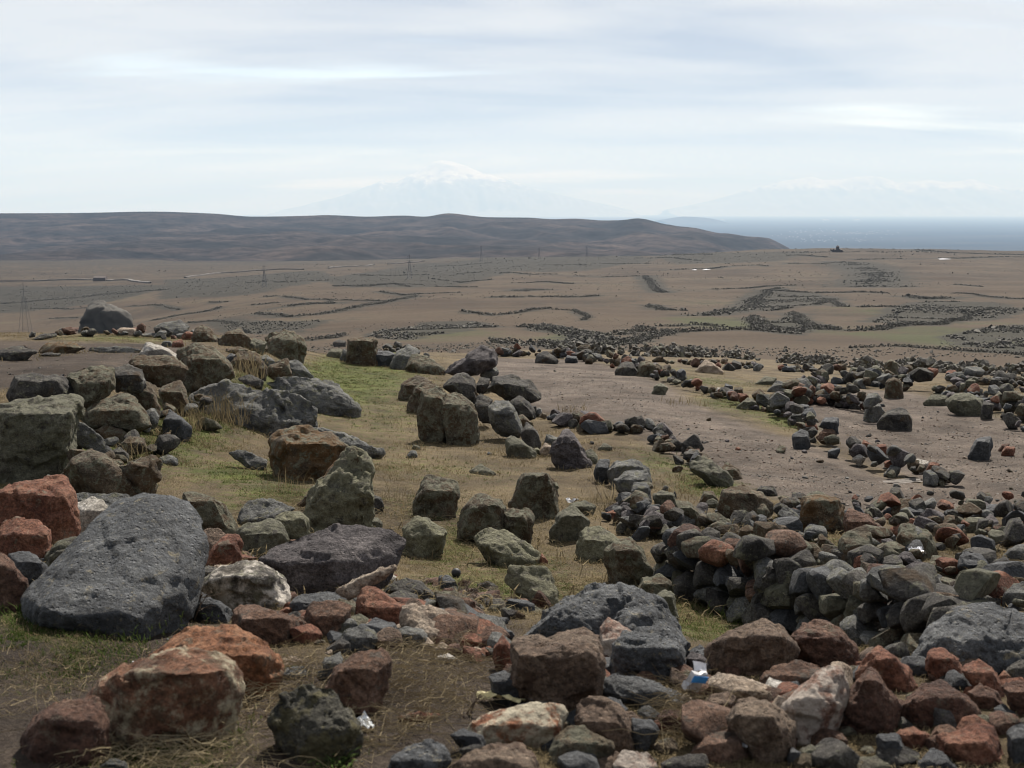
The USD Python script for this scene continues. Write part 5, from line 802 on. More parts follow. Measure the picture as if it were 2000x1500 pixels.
C|gry|r.5|666,1235 700,1188 770,1228 814,1282 720,1295|grey elongated stone in front of the square rusty boulder
C|dk||541,1115 580,1078 640,1083 664,1125 600,1135|dark stone behind the broad dark brown boulder
C|brn||236,1170 260,1108 310,1108 344,1162 300,1186|brown stone left of the broad dark brown boulder
C|rbr|r.4|1016,1280 1050,1198 1150,1238 1234,1312 1204,1396 1130,1376 1040,1326|long red-brown rock right of the square rusty boulder
C|licb|r.35|1310,1370 1330,1288 1360,1278 1490,1328 1544,1442 1464,1486 1320,1446|large ridged boulder amid the rubble at right
F|dk|r.12 n1.2|466,700 530,578 610,398 660,393 734,470 774,582 825,685 740,750 600,730|tall pointed dark rock in front of the dry stone wall
F|pnk|r.3 t.9|266,860 330,800 400,758 590,688 692,760 774,872 740,904 580,1026 400,1006 310,1006|big pinkish brown rock with a dark pit, right foreground
F|rbr|r.35|728,800 820,718 900,698 1002,740 1094,862 1094,964 1040,985 900,935 780,874|red-brown boulder beside the big pinkish brown rock
F|bas|r.5|1398,910 1500,738 1640,638 1790,618 2000,638 2080,700 2080,1000 1700,960|huge smooth dark boulder at the right edge with a white streak
F|dk|r.5 d5.5|1606,890 1700,798 1852,758 2000,748 2080,780 2080,970 1850,990|dark grey boulder overlapping the huge smooth one at the right edge
F|bro|r.4|576,1030 600,985 640,948 760,918 852,940 934,960 800,1085 700,1116|flat orange-brown stone in front of the red-brown boulder
F|tan|r.5|276,1060 300,1015 350,988 480,1008 600,1058 714,1142 700,1196 560,1156 430,1116|pale greyish tan stone in front of the big pinkish brown rock
F|wtn|r.4 t.8|696,1190 720,1118 900,958 1012,948 1044,1032 1074,1082 1034,1174 940,1305 820,1386 760,1345|large whitish block with red flanks, right foreground
F|red|r.3|1086,1000 1100,960 1210,848 1290,888 1404,1000 1414,1054 1320,1096 1090,1046|red rock with an orange crest right of the whitish block
F|rbr|r.15|976,1290 1080,1048 1170,958 1244,1010 1324,1132 1304,1264 1200,1346 1080,1326|upright red-brown slab right beside the whitish block
F|rbr|r.35|1308,1210 1320,1175 1440,1048 1560,1033 1662,1068 1784,1242 1690,1296 1500,1316 1310,1248|large red-brown boulder in the right foreground
F|red|r.3|1476,920 1490,865 1560,848 1662,930 1704,1042 1600,1056 1530,1026 1480,976|pointed red stone in front of the huge smooth dark boulder
F|red|r.3|1666,975 1690,945 1760,908 1834,950 1884,1062 1914,1146 1820,1106 1720,1016|red stone with a sharp ridge near the right edge
F|rbr|r.4|1696,1085 1760,1043 1852,1088 1914,1182 1840,1226 1770,1186|red-brown stone between the large boulder and the sharp-ridged stone
F|red|r.5|1526,1330 1560,1310 1620,1298 1740,1258 1834,1268 1884,1412 1874,1486 1700,1456 1540,1406|red stone with a scooped top in the bottom right
F|red||1816,1268 1890,1248 1924,1290 1860,1326|small red stone behind the scooped red stone
F|red|r.35|1306,1310 1330,1285 1400,1278 1484,1318 1494,1374 1420,1416 1340,1376|round red stone left of the scooped red stone
F|blk|r.25|1196,1350 1210,1320 1310,1308 1374,1432 1364,1496 1250,1466|black triangular stone below the large red-brown boulder
F|pnk|r.3 t.9|396,1255 420,1180 450,1128 520,1108 692,1178 764,1262 744,1394 700,1488 560,1456 440,1296|greyish pink grooved boulder in the bottom right, left of the whitish block
F|bro|r.45|176,1430 300,1308 430,1278 514,1392 514,1486 300,1486|orange-brown stone with a lit edge, beside the bottom litter
F|pnk|r.3|256,1225 275,1155 300,1108 400,1088 444,1128 404,1236 330,1286|pinkish brown stone left of the grooved boulder
F|pur|r.3|156,940 170,895 190,868 260,898 304,962 270,1036 180,1006|dark purplish stone right of the black basalt block
F|blk|r.4|176,870 240,828 290,878 304,944 200,890|black stone behind the dark purplish stone
F|lic|r.6|1005,1530 1020,1470 1100,1448 1250,1418 1384,1490 1395,1535|pale flat stone cut by the bottom edge at right
F|blk|r.5|1420,1530 1430,1465 1500,1388 1572,1418 1644,1500 1645,1535|black stone with a lit edge at the bottom right
F|lic||778,1440 785,1405 840,1368 904,1400 904,1485 800,1495|mottled grey stone at the bottom below the whitish block
F|blk||716,1500 720,1438 740,1388 794,1420 794,1505|black stone left of the mottled grey stone at the bottom
F|rbr|r.3|1886,1060 1920,1035 2000,1028 2060,1100 2060,1255 1960,1206|brown stone cut by the right edge above the bottom corner
F|blk||1836,1185 1880,1148 1984,1220 1974,1266 1860,1246|black stone left of the brown stone at the right edge
F|dk||1896,990 1930,940 2000,908 2060,940 2060,1035 1920,1036|dark stone at the right edge below the dark grey boulder
F|red||1856,1010 1890,968 1934,1010 1890,1046|small red stone beside the dark stone at the right edge
F|blk|r.4|1906,1300 1950,1260 2000,1248 2060,1300 2060,1495 1930,1495|black stone filling the bottom right corner
F|dk|r.5|30,1540 40,1475 100,1445 180,1428 270,1428 294,1500 285,1540|dark grey stone at the bottom edge left of the orange-brown stone
F|licp|r.5|546,360 580,320 640,288 770,263 834,310 864,384 760,405 600,385|broad pale lichen boulder on top of the dry stone wall
F|lic|r.45|866,380 885,345 940,343 1054,432 960,444 880,404|rounded lichen boulder behind the dry stone wall, right of the broad pale one
F|lic|r.5|876,480 900,445 950,423 1050,428 1154,500 1110,545 960,495|long lichen boulder behind the dry stone wall's top
F|lic|r.45|1076,450 1110,420 1170,408 1274,480 1200,505 1110,475|humped lichen boulder right of the long one behind the wall
F|lic|r.35|1266,440 1290,405 1330,393 1394,420 1404,464 1290,494|upright lichen boulder in the middle of the rubble at right
F|licb|r.5|1406,450 1440,405 1500,383 1600,388 1694,450 1694,485 1530,466|broad brown lichen boulder below the scrap of foil
F|lic|r.4|1276,530 1310,495 1380,468 1500,488 1594,590 1450,610 1350,546|arched grey boulder above the right end of the dry stone wall
F|gry|r.4|1426,470 1460,445 1540,448 1614,500 1570,536|grey boulder in front of the broad brown lichen boulder
F|lic|r.5|1126,535 1160,510 1210,503 1290,508 1294,564 1210,586|flat olive stone left of the arched grey boulder
F|licb|r.3|996,280 1020,235 1060,213 1164,218 1174,292 1150,440 1040,440 1000,340|tall ochre and grey boulder in the rubble at right
F|licb|r.3|1186,360 1195,310 1220,285 1290,268 1354,300 1344,404 1220,426|brown rounded boulder left of the large ridged boulder
F|brn|r.3|866,335 880,270 895,228 940,270 994,312 960,356|pointed brown stone above the rounded lichen boulder
F|blk|r.35|1646,410 1660,350 1690,328 1764,330 1844,452 1834,506 1720,456|long black boulder leaning in the rubble at right
F|gry|r.4|1876,365 1910,310 1960,288 2060,278 2060,375|grey boulder at the right edge of the rubble
F|lic|r.4|1736,345 1770,258 1832,258 1854,322 1800,355|lichen block above the long black boulder
F|blk||1336,155 1370,88 1432,83 1494,140 1480,165 1370,165|large black rounded stone on the gravel side of the rubble
F|dk|r.25|1146,150 1170,68 1234,120 1236,165|upright dark stone behind the long red-brown rock
F|lic||1656,195 1690,143 1782,138 1794,192 1700,216|flattish grey stone in the upper right rubble
F|blk|r.5|1736,125 1780,90 1830,68 1924,63 1926,112 1800,136|long black stone at the top of the rubble by the gravel
F|blk||1556,170 1600,108 1664,130 1654,176|dark stone between the black rounded one and the flattish grey one
F|licb|r.6|1836,390 1880,370 1980,378 2060,420 2060,490 1900,436|long ochre slab at the right edge of the rubble
F|gry|r.4|1886,610 1895,555 1950,498 2040,488 2060,650 1920,626|grey boulder above the huge smooth dark boulder at the right edge
F|dk||1840,540 1850,480 1900,458 1940,480 1935,540 1880,560|dark rounded stone right of the long black boulder
F|dk||1700,600 1710,565 1800,560 1850,600 1840,640 1740,640|dark low stone above the huge smooth dark boulder
F|brn||448,260 460,200 510,180 550,210 545,260 490,275|brown stone with an orange face in the grass pocket behind the wall
F|brn|r.25|535,270 560,205 590,178 640,230 640,275|pointed brown stone in the grass pocket behind the wall
F|dk|r.4|645,275 660,240 720,238 770,270 700,285|low dark stone right in the grass pocket behind the wall
F|brn|r.5|465,290 500,272 600,275 640,290 560,320 480,320|long flat brown stone on the back edge of the wall
F|dk||750,250 780,215 840,235 860,280 800,290|dark rough stone right of the grass pocket
F|lic||340,185 355,155 400,150 420,190 380,205|pale small boulder at the left of the grass pocket
'''
GRAVM = M
def pip(poly, row):
    """left and right ends of an outline at a row"""
    xs = []
    for (x0, y0), (x1, y1) in zip(poly, np.roll(poly, -1, 0)):
        if (y0-row)*(y1-row) <= 0 and y0 != y1: xs.append(x0+(row-y0)/(y1-y0)*(x1-x0))
    return (min(xs), max(xs)) if xs else (poly[:, 0].mean(),)*2
def hero_mesh(polys, d0, r, t, nr, g, sink=True, chips=12):
    whole = None
    allp = np.vstack(polys); top, bot = allp[:, 1].min(), allp[:, 1].max()
    W = (allp[:, 0].max()-allp[:, 0].min())*d0/F; H = (bot-top)*d0/F; size = math.sqrt(W*H)
    for P in polys:
        w = (P[:, 0].max()-P[:, 0].min())*d0/F; h = (P[:, 1].max()-P[:, 1].min())*d0/F
        T = t*min(math.sqrt(w*h)*1.05, w*1.3, h*2.2); dc = d0+.42*T; c = P.mean(0)
        P = c+(P-c)*1.045; tp, bt = P[:, 1].min(), P[:, 1].max(); pts = []
        def add(p, d): pts.append(ray(p[0], p[1])*d)
        for p in P:
            v = (p[1]-tp)/max(bt-tp, 1); add(p, dc+T*(.30-.62*v+g.uniform(-.07, .07)))
            if g.random() < .6: q = c+(p-c)*.72; add(q, dc+T*(.50-.25*v+g.uniform(-.05, .05)))
        for row, dep, us in ((r, -.42, (.14, .48, .85)), (.86, -.50, (.15, .5, .85))):
            y_ = tp+(bt-tp)*min(row+g.uniform(-.05, .05), .95); a, b = pip(P, y_)
            for u in us: add((a+(b-a)*np.clip(u+g.uniform(-.08, .08), .05, .95), y_), dc+T*(dep+g.uniform(-.10, .12)))
        if sink:
            A = np.array(pts); zlo, zhi = A[:, 2].min(), A[:, 2].max(); cc = A.mean(0); lowp = A[A[:, 2] < zlo+.45*(zhi-zlo)]; L2 = lowp.copy(); L2[:, :2] = cc[:2]+(L2[:, :2]-cc[:2])*.97; L2[:, 2] -= .28*(zhi-zlo); pts += list(L2)
        m = m3.Manifold.hull_points(np.array(pts)); cen = np.array(pts).mean(0)
        for _ in range(chips):
            d = g.normal(size=3); d[1] = -abs(d[1])*.7; d /= np.linalg.norm(d); s = (np.array(pts)@d).max(); m2 = m.trim_by_plane(tuple(-d), float(-(s-g.uniform(.008, .065)*size)))
            if not m2.is_empty() and m2.volume() > .75*m.volume(): m = m2
        whole = m if whole is None else whole+m
    a = whole.refine_to_length(max(size/36, d0*.0020)).to_mesh(); tm = trimesh.Trimesh(a.vert_properties[:, :3], a.tri_verts, process=True)
    trimesh.smoothing.filter_taubin(tm, lamb=.4, nu=.42, iterations=1)
    v = np.array(tm.vertices); f = np.array(tm.faces); n = vnormals(v, f); c = v.mean(0); o = g.uniform(0, 50, 3); q = (v-c)/size+o
    ws = q+.10*np.stack([noise(q*3+k*7)-.5 for k in range(3)], 1)
    seeds = np.random.default_rng(int(o[0]*1e6)).uniform(q.min(0)-.1, q.max(0)+.1, (34, 3)); sd2 = np.random.default_rng(int(o[2]*1e6)).uniform(q.min(0)-.1, q.max(0)+.1, (130, 3)); _, id2 = cKDTree(sd2).query(ws); _, idx = cKDTree(seeds).query(ws)
    cell = np.random.default_rng(int(o[1]*1e6)).uniform(-1, 1, 34)[idx]+.55*np.random.default_rng(int(o[1]*7e5)).uniform(-1, 1, 130)[id2]
    rg = 1-2*np.abs(fbm(q*4.2, 4, 3)-.5)*2.2
    disp = size*nr*(.016*2*(fbm(q*2.2, 3, 1)-.5)+.030*cell+.026*(rg-.5)+.022*2*(fbm(q*9, 4, 5)-.5))
    v = v+n*disp[:, None]
    return v, f
gh = np.random.default_rng(11)
HERO_POS = []
for line in HERO.strip().splitlines():
    crop, mat, opts, outl, label = line.split('|')
    ox, oy = CROP[crop]; S = .36
    polys = [np.array([[float(a) for a in p.split(',')] for p in o.split()])*S+[ox, oy] for o in outl.split(';')]
    o = {}
    for k in opts.split(): o[k[0]] = float(k[1:])
    allp = np.vstack(polys); bx_ = (allp[:, 0].min()+allp[:, 0].max())/2; by_ = o['b']*S+oy if 'b' in o else allp[:, 1].max()
    d0 = o['d'] if 'd' in o else hit(bx_, min(by_, 1515))[1]
    hgt = (allp[:, 1].max()-allp[:, 1].min()); wid = (allp[:, 0].max()-allp[:, 0].min())
    v, f = hero_mesh(polys, d0, o.get('r', gh.uniform(.28, .42)), o.get('t', .85), o.get('n', 1.0), gh, 'b' not in o and 'd' not in o, int(o.get('c', 12)))
    big = wid*d0/F; name = 'boulder' if big > .55 else ('rock' if big > .28 else 'stone')
    low = v[:, 2].min(); c = v.mean(0)
    tag(put(name, v, f, M[mat], n=vnormals(v, f), at=(c[0], c[1], low)), label, name)
    HERO_POS.append((c[0], c[1], max(v[:, 0].max()-v[:, 0].min(), v[:, 1].max()-v[:, 1].min())/2))
# ---------------------------------------------------------------- stones of walls and rubble lines (parts), loose stones
g5 = np.random.default_rng(23)
MIX_DARK = [('dk', 5), ('blk', 3), ('gry', 2), ('brn', 3), ('pur', 2), ('lic', 1.5), ('rbr', .8), ('red', .5), ('licb', 1)]
MIX_RED = [('red', 2), ('rbr', 5), ('pnk', 2), ('bro', 2), ('brn', 1), ('dk', 1)]
MIX_FRONT = [('red', 2.5), ('rbr', 3), ('pnk', 2), ('bro', 2), ('dk', 3), ('blk', 3), ('gry', 2), ('tan', 1), ('licb', 1.5), ('wht', .3)]
def pick(mix, g):
    w = np.array([x[1] for x in mix]); return M[mix[g.choice(len(mix), p=w/w.sum())][0]]
def stone(parent, at, rad, mat, g, flat=.75, protos=None, tilt=.35, name='stone'):
    P = (protos or (ANG if g.random() < .65 else RND)); v, f, n = P[g.integers(len(P))]
    s = rad*np.array([g.uniform(.9, 1.35), g.uniform(.75, 1.1), flat*g.uniform(.75, 1.1)]); R = rotm(g, tilt)
    w = (v*s)@R.T; nn = (n/s)@R.T; nn /= np.linalg.norm(nn, axis=1, keepdims=True)
    return put(name, w+at, f, mat, parent, n=nn, at=at if parent == '/World' else None)
PTS = []
def free(x, y, r):
    return True
def stone_line(name, label, cat, pix, width, height, rad, n, mix, far=1.0, flat=.8):
    line = world_line(pix); g = g5; p, nn, u = along(line, n, g); c = line.mean(0)
    x_ = xform(name, (0, 0, 0)); tag(x_, label, cat); P = str(x_.GetPath())
    for i in range(n):
        o = g.normal()*width*.36; q = p[i]+nn[i]*o; r = g.uniform(*rad)*(1.2 if g.random() < .12 else .82)
        z = float(gz(q[0], q[1]))+r*.35+max(0, (1-abs(o)/width))*height*g.uniform(0, 1)**1.2
        stone(P, np.array([q[0], q[1], z]), r, pick(mix, g), g, flat)
    return x_
stone_line('stone_row', 'row of stones edging the gravel track between the boulder cluster and the long lichen boulder', 'stone row', [(1040,812),(1100,824),(1150,842),(1190,845),(1245,838),(1290,856),(1322,882),(1350,912),(1370,930)], .35, .12, (.07, .17), 62, MIX_DARK)
stone_line('stone_row', 'ragged line of rubble along the far side of the gravel track', 'stone row', [(1245,725),(1310,748),(1370,768),(1440,790),(1500,805),(1560,835),(1600,862),(1650,890),(1720,918),(1800,940),(1850,948)], .36, .34, (.06, .18), 130, MIX_DARK+[('red', 1), ('tan', .7)])
stone_line('dry_stone_wall', 'tumbledown dry stone wall running up to the two standing stones', 'stone wall', [(1545,795),(1575,782),(1620,788),(1660,800),(1692,806)], .6, .5, (.09, .2), 105, MIX_DARK+[('red', .8), ('bro', 1)])
stone_line('dry_stone_wall', 'low dry stone wall behind the tumbledown one, right up to the standing stones', 'stone wall', [(1590,745),(1640,748),(1690,752),(1740,760),(1800,765)], .9, .5, (.12, .26), 50, MIX_DARK)
stone_line('dry_stone_wall', 'collapsed dark wall leaving the picture at the right edge, behind the grey-green boulders', 'stone wall', [(1860,765),(1900,778),(1950,795),(2000,822),(2060,850)], .9, .4, (.09, .22), 85, MIX_DARK+[('red', .8)])
stone_line('stone_row', 'row of rubble along the far end of the gravel, left of the paired boulders', 'stone row', [(975,697),(1030,697),(1080,699),(1140,704),(1190,714),(1235,722)], .8, .3, (.1, .24), 60, MIX_DARK+[('red', .8)])
stone_line('stone_row', 'wide band of dark rubble at the hill edge behind the peaked tan rock', 'stone row', [(1330,715),(1400,716),(1470,722),(1540,722),(1600,726),(1690,733)], 2.2, .2, (.08, .24), 75, MIX_DARK+[('red', 1.2), ('tan', .5)])
stone_line('stone_row', 'scatter of rubble at the hill edge near the right border of the picture', 'stone row', [(1760,735),(1830,742),(1900,745),(2000,758),(2080,765)], 2.0, .25, (.08, .24), 80, MIX_DARK+[('red', 1.2)])
stone_line('stone_row', 'heap of reddish and dark rubble behind the grey peaked rock and the purplish wedge', 'stone row', [(735,690),(790,694),(840,700),(885,704)], .9, .4, (.08, .22), 90, MIX_DARK+[('rbr', 2)])
stone_line('stone_row', 'small stones packed between the tall grey boulder and the dry stone wall', 'stone row', [(1235,1010),(1260,1040),(1300,1050),(1340,1060)], .35, .25, (.06, .12), 45, MIX_DARK)
stone_line('stone_row', 'small stones at the foot of the boulder wall on the left', 'stone row', [(120,955),(200,930),(270,880),(330,840),(400,815),(450,790)], .4, .25, (.06, .16), 40, [('dk', 3), ('brn', 3), ('licb', 2), ('gry', 2)])
stone_line('stone_row', 'dark rubble on the crest of the left mound around the flat grey boulder', 'stone row', [(60,662),(150,658),(260,656),(340,660),(420,666),(500,690)], .7, .15, (.07, .17), 45, [('dk', 3), ('brn', 2), ('gry', 2), ('rbr', 1)])
# the dry stone wall in front, courses of rounded stones
def coursed_wall(pix, tops, label):
    base = [hit(*p) for p in pix]; g = g5; x_ = xform('dry_stone_wall', (0, 0, 0)); tag(x_, label, 'stone wall'); P = str(x_.GetPath())
    B = np.array(base); Lc = np.concatenate([[0], np.cumsum(np.linalg.norm(np.diff(B[:, :2], axis=0), axis=1))]); H = np.array([(ray(p[0], t)[2]-ray(p[0], p[1])[2])*b[1] for p, t, b in zip(pix, tops, base)])
    for lay in (1, 0):
        s = 0.0; off = 0
        for course in range(9):
            s = g.uniform(0, .08)
            while s < Lc[-1]:
                r = g.uniform(.06, .115)*(1.3 if g.random() < .1 else 1); h = np.interp(s, Lc, H); z = .05+course*.13+g.uniform(-.025, .025)
                if z < h*1.05:
                    q = np.array([np.interp(s, Lc, B[:, k]) for k in range(3)]); t = np.array([np.interp(min(s+.1, Lc[-1]), Lc, B[:, k]) for k in (0, 1)])-q[:2]; t /= max(np.linalg.norm(t), 1e-6); nrm = np.array([-t[1], t[0]]); nrm *= np.sign(nrm[1]) or 1
                    q[:2] += nrm*(.06+lay*.16+course*.03+g.uniform(-.03, .05))
                    red = s < Lc[-1]*.42 and z > h*.5 and g.random() < .5 or (s > Lc[-1]*.5 and z > h*.55 and g.random() < .35)
                    stone(P, np.array([q[0], q[1], q[2]+z]), r*1.12, pick(MIX_RED if red else [('dk', 4), ('lic', 2), ('gry', 2), ('blk', 2), ('licb', 1), ('rbr', .6)], g), g, .82, RND if g.random() < .7 else ANG, .25)
                s += r*1.75
coursed_wall([(1262,1125),(1310,1150),(1370,1180),(1440,1215),(1520,1240),(1600,1256),(1690,1272),(1790,1288),(1850,1296)], [1052,1050,1058,1080,1114,1128,1144,1168,1200], 'dry stone wall of rounded dark and reddish stones facing the grass hollow')
# stones of the collapsed rubble field at right
def rubble_field(name, label, pix, n, rad, mix, height, g):
    Pw = Polygon([hit(*p)[:2] for p in pix]).buffer(0); a, b, c, d = Pw.bounds; x_ = xform(name, (0, 0, 0)); tag(x_, label, 'rubble'); P = str(x_.GetPath()); k = 0
    while k < n:
        q = np.array([g.uniform(a, c), g.uniform(b, d)])
        if not Pw.contains(Point(q)): continue
        r = g.uniform(*rad)*min(g.lognormal(0, .45), 1.7); stone(P, np.array([q[0], q[1], float(gz(*q))+r*.3+g.uniform(0, height)]), r, pick(mix, g), g); k += 1
rubble_field('rubble_heap', 'jumble of dark and reddish stones spilling down from the gravel at the right edge', [(1640,1010),(1700,975),(1850,985),(2060,990),(2060,1130),(1900,1150),(1780,1120),(1700,1080)], 160, (.03, .10), MIX_DARK+[('red', 1.0), ('rbr', 1)], .14, g5)
rubble_field('rubble_heap', 'stones filling gaps behind the dry stone wall below the large ridged boulder', [(1480,1075),(1640,1060),(1760,1090),(1900,1140),(2060,1150),(2060,1215),(1880,1190),(1700,1140),(1540,1110)], 70, (.05, .11), MIX_DARK, .1, g5)
rubble_field('rubble_heap', 'small stones strewn about the grass pocket right of the lower boulder row', [(1290,1010),(1400,990),(1540,980),(1640,1000),(1600,1060),(1440,1050),(1340,1045)], 90, (.03, .11), MIX_DARK+[('red', .8)], .05, g5)
# loose stones between the foreground rocks: each a thing of its own
small = []
FRONT = [([(560,1190),(720,1200),(860,1215),(1000,1265),(980,1310),(820,1290),(700,1270)], 46, (.06, .10)), ([(560,1175),(700,1180),(830,1195),(1000,1255),(1000,1300),(900,1300),(760,1265),(640,1290),(560,1240)], 130, (.022, .068)), ([(1000,1300),(1350,1280),(1700,1290),(2040,1330),(2040,1500),(1060,1500),(980,1400)], 210, (.025, .07)), ([(0,1060),(160,1080),(120,1150),(0,1130)], 10, (.03, .06)), ([(400,1080),(640,1030),(720,1060),(560,1180),(420,1190)], 34, (.03, .07)), ([(640,1100),(960,1150),(1060,1190),(1000,1260),(820,1190)], 55, (.03, .075))]
for poly, n, rad in FRONT:
    Pw = Polygon([hit(*p)[:2] for p in poly]).buffer(0); a, b, c, d = Pw.bounds; k = 0
    while k < n:
        q = np.array([g5.uniform(a, c), g5.uniform(b, d)])
        if not Pw.contains(Point(q)): continue
        r = g5.uniform(*rad)*g5.lognormal(0, .25); z = float(gz(*q))
        k += 1
        if r > .062: tag(stone('/World', np.array([q[0], q[1], z+r*.25]), r, pick(MIX_FRONT, g5), g5), 'small angular stone filling a gap between the large foreground rocks', 'stone', 'small stones between the foreground rocks')
        else: small.append((q[0], q[1], z+r*.2, r))
# loose stones lying on the gravel and the bare ground: the largest as things, the rest as stuff
spots = []
for _ in range(16000):
    px, py = g5.uniform(980, 2030), g5.uniform(700, 1000); h = hit(px, py)
    if any(q.contains(Point(h[:2])) for q in GRAVEL): spots.append(h)
    if len(spots) > 5200: break
for i, h in enumerate(spots[:30]):
    r = float(np.clip(g5.lognormal(-3.15, .45), .03, .11)); tag(stone('/World', np.array([h[0], h[1], float(gz(h[0], h[1]))+r*.25]), r, pick(MIX_DARK+[('red', 1.5), ('tan', 1.2)], g5), g5), 'loose small stone lying on the bare gravel right of the boulder cluster', 'stone', 'loose stones on the gravel')
def many(name, label, sets, kinds):
    """one stuff object: PointInstancer of a few source meshes"""
    I = UsdGeom.PointInstancer.Define(stage, numbered(name)); P = str(I.GetPath()); rel = I.CreatePrototypesRel()
    for (v, f, n, mat) in kinds:
        pr = put('source_'+name, v, f, mat, P, n=n); rel.AddTarget(pr.GetPath())
    pos, idx, sc, rot = sets; q = [Gf.Quath(float(math.cos(a/2)), 0, 0, float(math.sin(a/2))) for a in rot]
    I.CreatePositionsAttr(Vt.Vec3fArray.FromNumpy(np.asarray(pos, np.float32))); I.CreateProtoIndicesAttr(Vt.IntArray.FromNumpy(np.asarray(idx, np.int32))); I.CreateScalesAttr(Vt.Vec3fArray.FromNumpy(np.asarray(sc, np.float32))); I.CreateOrientationsAttr(Vt.QuathArray(q))
    tag(I.GetPrim(), label, name.replace('_', ' '), None, 'stuff')
rest = np.array(spots[30:]); n = len(rest)
peb = [(LOW[i][0], LOW[i][1], None, M[m]) for i, m in enumerate(['dk', 'gry', 'tan', 'rbr', 'blk', 'pnk', 'wht', 'gry'])]
# pebbles also on the bare soil of the foreground and mound
extra_p = []
for poly, k, in ((SOIL[0], 900), (SOIL[1], 260)):
    a, b, c, d = poly.bounds
    while k:
        q = np.array([g5.uniform(a, c), g5.uniform(max(b, 2.8), d)])
        if poly.contains(Point(q)): extra_p.append([q[0], q[1], 0]); k -= 1
rest = np.vstack([rest, np.array(extra_p)]); rest[:, 2] = gz(rest[:, 0], rest[:, 1])+.003; n = len(rest)
sz = np.clip(g5.lognormal(-5.15, .5, n), .003, .03)*np.clip(rest[:, 1]/14, .35, 1.3)
many('pebbles', 'pebbles and grit strewn over the gravel track and bare soil', (rest, g5.choice(8, n, p=[.16, .2, .2, .1, .1, .12, .06, .06]), np.column_stack([sz*1.2, sz, sz*.7]), g5.uniform(0, 6.28, n)), peb)

sm = np.array(small); n = len(sm)
many('small_stones', 'little chips of stone lying between the large foreground rocks', (sm[:, :3], g5.integers(0, 12, n), np.column_stack([sm[:, 3]*1.15, sm[:, 3]*.95, sm[:, 3]*.75]), g5.uniform(0, 6.28, n)), [(*ANG[i], M[m]) for i, m in enumerate(['dk', 'rbr', 'red', 'gry', 'blk', 'pnk', 'bro', 'brn', 'tan', 'dk', 'rbr', 'licb'])])
# ---------------------------------------------------------------- grass, straw, twigs
def tuft(nb, h, spread, lean, wid, seed):
    g = np.random.default_rng(seed); V, Fc = [], []
    for i in range(nb):
        a = g.uniform(0, 6.283); r = spread*math.sqrt(g.random()); b = np.array([math.cos(g.uniform(0, 6.283))*r, math.sin(g.uniform(0, 6.283))*r, -.01]); d = np.array([math.cos(a), math.sin(a), 0]); s = np.array([-d[1], d[0], 0])*wid*g.uniform(.7, 1.3); hh = h*g.uniform(.22, 1.15); l = lean*g.uniform(.3, 1.3)*hh
        m = b+d*l*.35+[0, 0, hh*.62]; t = b+d*l+[0, 0, hh*(1.0 if lean < 1 else .75)]; k = len(V)
        V += [b-s, b+s, m+s*.7, m-s*.7, t]; Fc += [[k, k+1, k+2], [k, k+2, k+3], [k+3, k+2, k+4]]
    return np.array(V), np.array(Fc)
def scatter(n, ymax, weight, seed, ymin=3.2, xr=.5):
    g = np.random.default_rng(seed); out = []; got = 0
    while got < n:
        y = np.exp(g.uniform(math.log(ymin), math.log(ymax), 20000)); x = y*g.uniform(-xr, xr, 20000); w = weight(x, y); k = g.random(20000) < w; out.append(np.column_stack([x[k], y[k]])); got += int(k.sum())
    q = np.vstack(out)[:n]; return np.column_stack([q, gz(q[:, 0], q[:, 1])])
def w_green(x, y):
    a, b, c = ground_zones(x, y); return np.clip(a*1.1-.12, 0, 1)**1.3*(1-b)*(noise(np.stack([x*2.2, y*2.2, 0*x], -1), 4)*.9+.15)
def w_dry(x, y):
    a, b, c = ground_zones(x, y); n_ = noise(np.stack([x*1.1, y*1.1, 0*x], -1), 9); return np.clip(.6-b*1.5-c*.75, 0, 1)*np.clip((n_-.25)*1.6, .08, 1)*(1 if True else 0)
q = scatter(13000, 34, w_green, 61); n = len(q); gq = np.random.default_rng(62); s_ = gq.uniform(.6, 1.25, n)*np.clip(q[:, 1]/10, .75, 1.5)
many('grass', 'short green grass growing in the hollow and beside the track', (q, gq.integers(0, 6, n), np.column_stack([s_, s_, s_*gq.uniform(.6, 1.1, n)]), gq.uniform(0, 6.28, n)), [(*tuft(16, .028, .05, .9, .0022, 70+i), None, G_grass if i < 4 else G_dry) for i in range(6)])
q = scatter(30000, 36, w_dry, 63); n = len(q); s_ = gq.uniform(.5, 1.2, n)*np.clip(q[:, 1]/10, .7, 1.5)
ring = []
for (hx_, hy_, hr_) in HERO_POS:
    if hy_ < 5.5 or hy_ > 36: continue
    for _ in range(int(26*min(hr_, 1.2)+6)):
        a = gq.uniform(0, 6.283); rr = hr_*gq.uniform(.75, 1.25); ring.append([hx_+math.cos(a)*rr, hy_+math.sin(a)*rr])
ring = np.array(ring); ra, rb_, rc_ = ground_zones(ring[:, 0], ring[:, 1]); ring = ring[rb_ < .3]; q = np.vstack([q, np.column_stack([ring, gz(ring[:, 0], ring[:, 1])])]); s_ = np.concatenate([s_, gq.uniform(1.2, 3.4, len(ring))]); n = len(q)
many('dry_grass', 'short dead grass matted over the slope between the boulders', (q, gq.integers(0, 5, n), np.column_stack([s_, s_, s_*gq.uniform(.5, 1.1, n)]), gq.uniform(0, 6.28, n)), [(*tuft(13, .042, .08, 1.3, .0017, 90+i), None, G_dry) for i in range(5)])
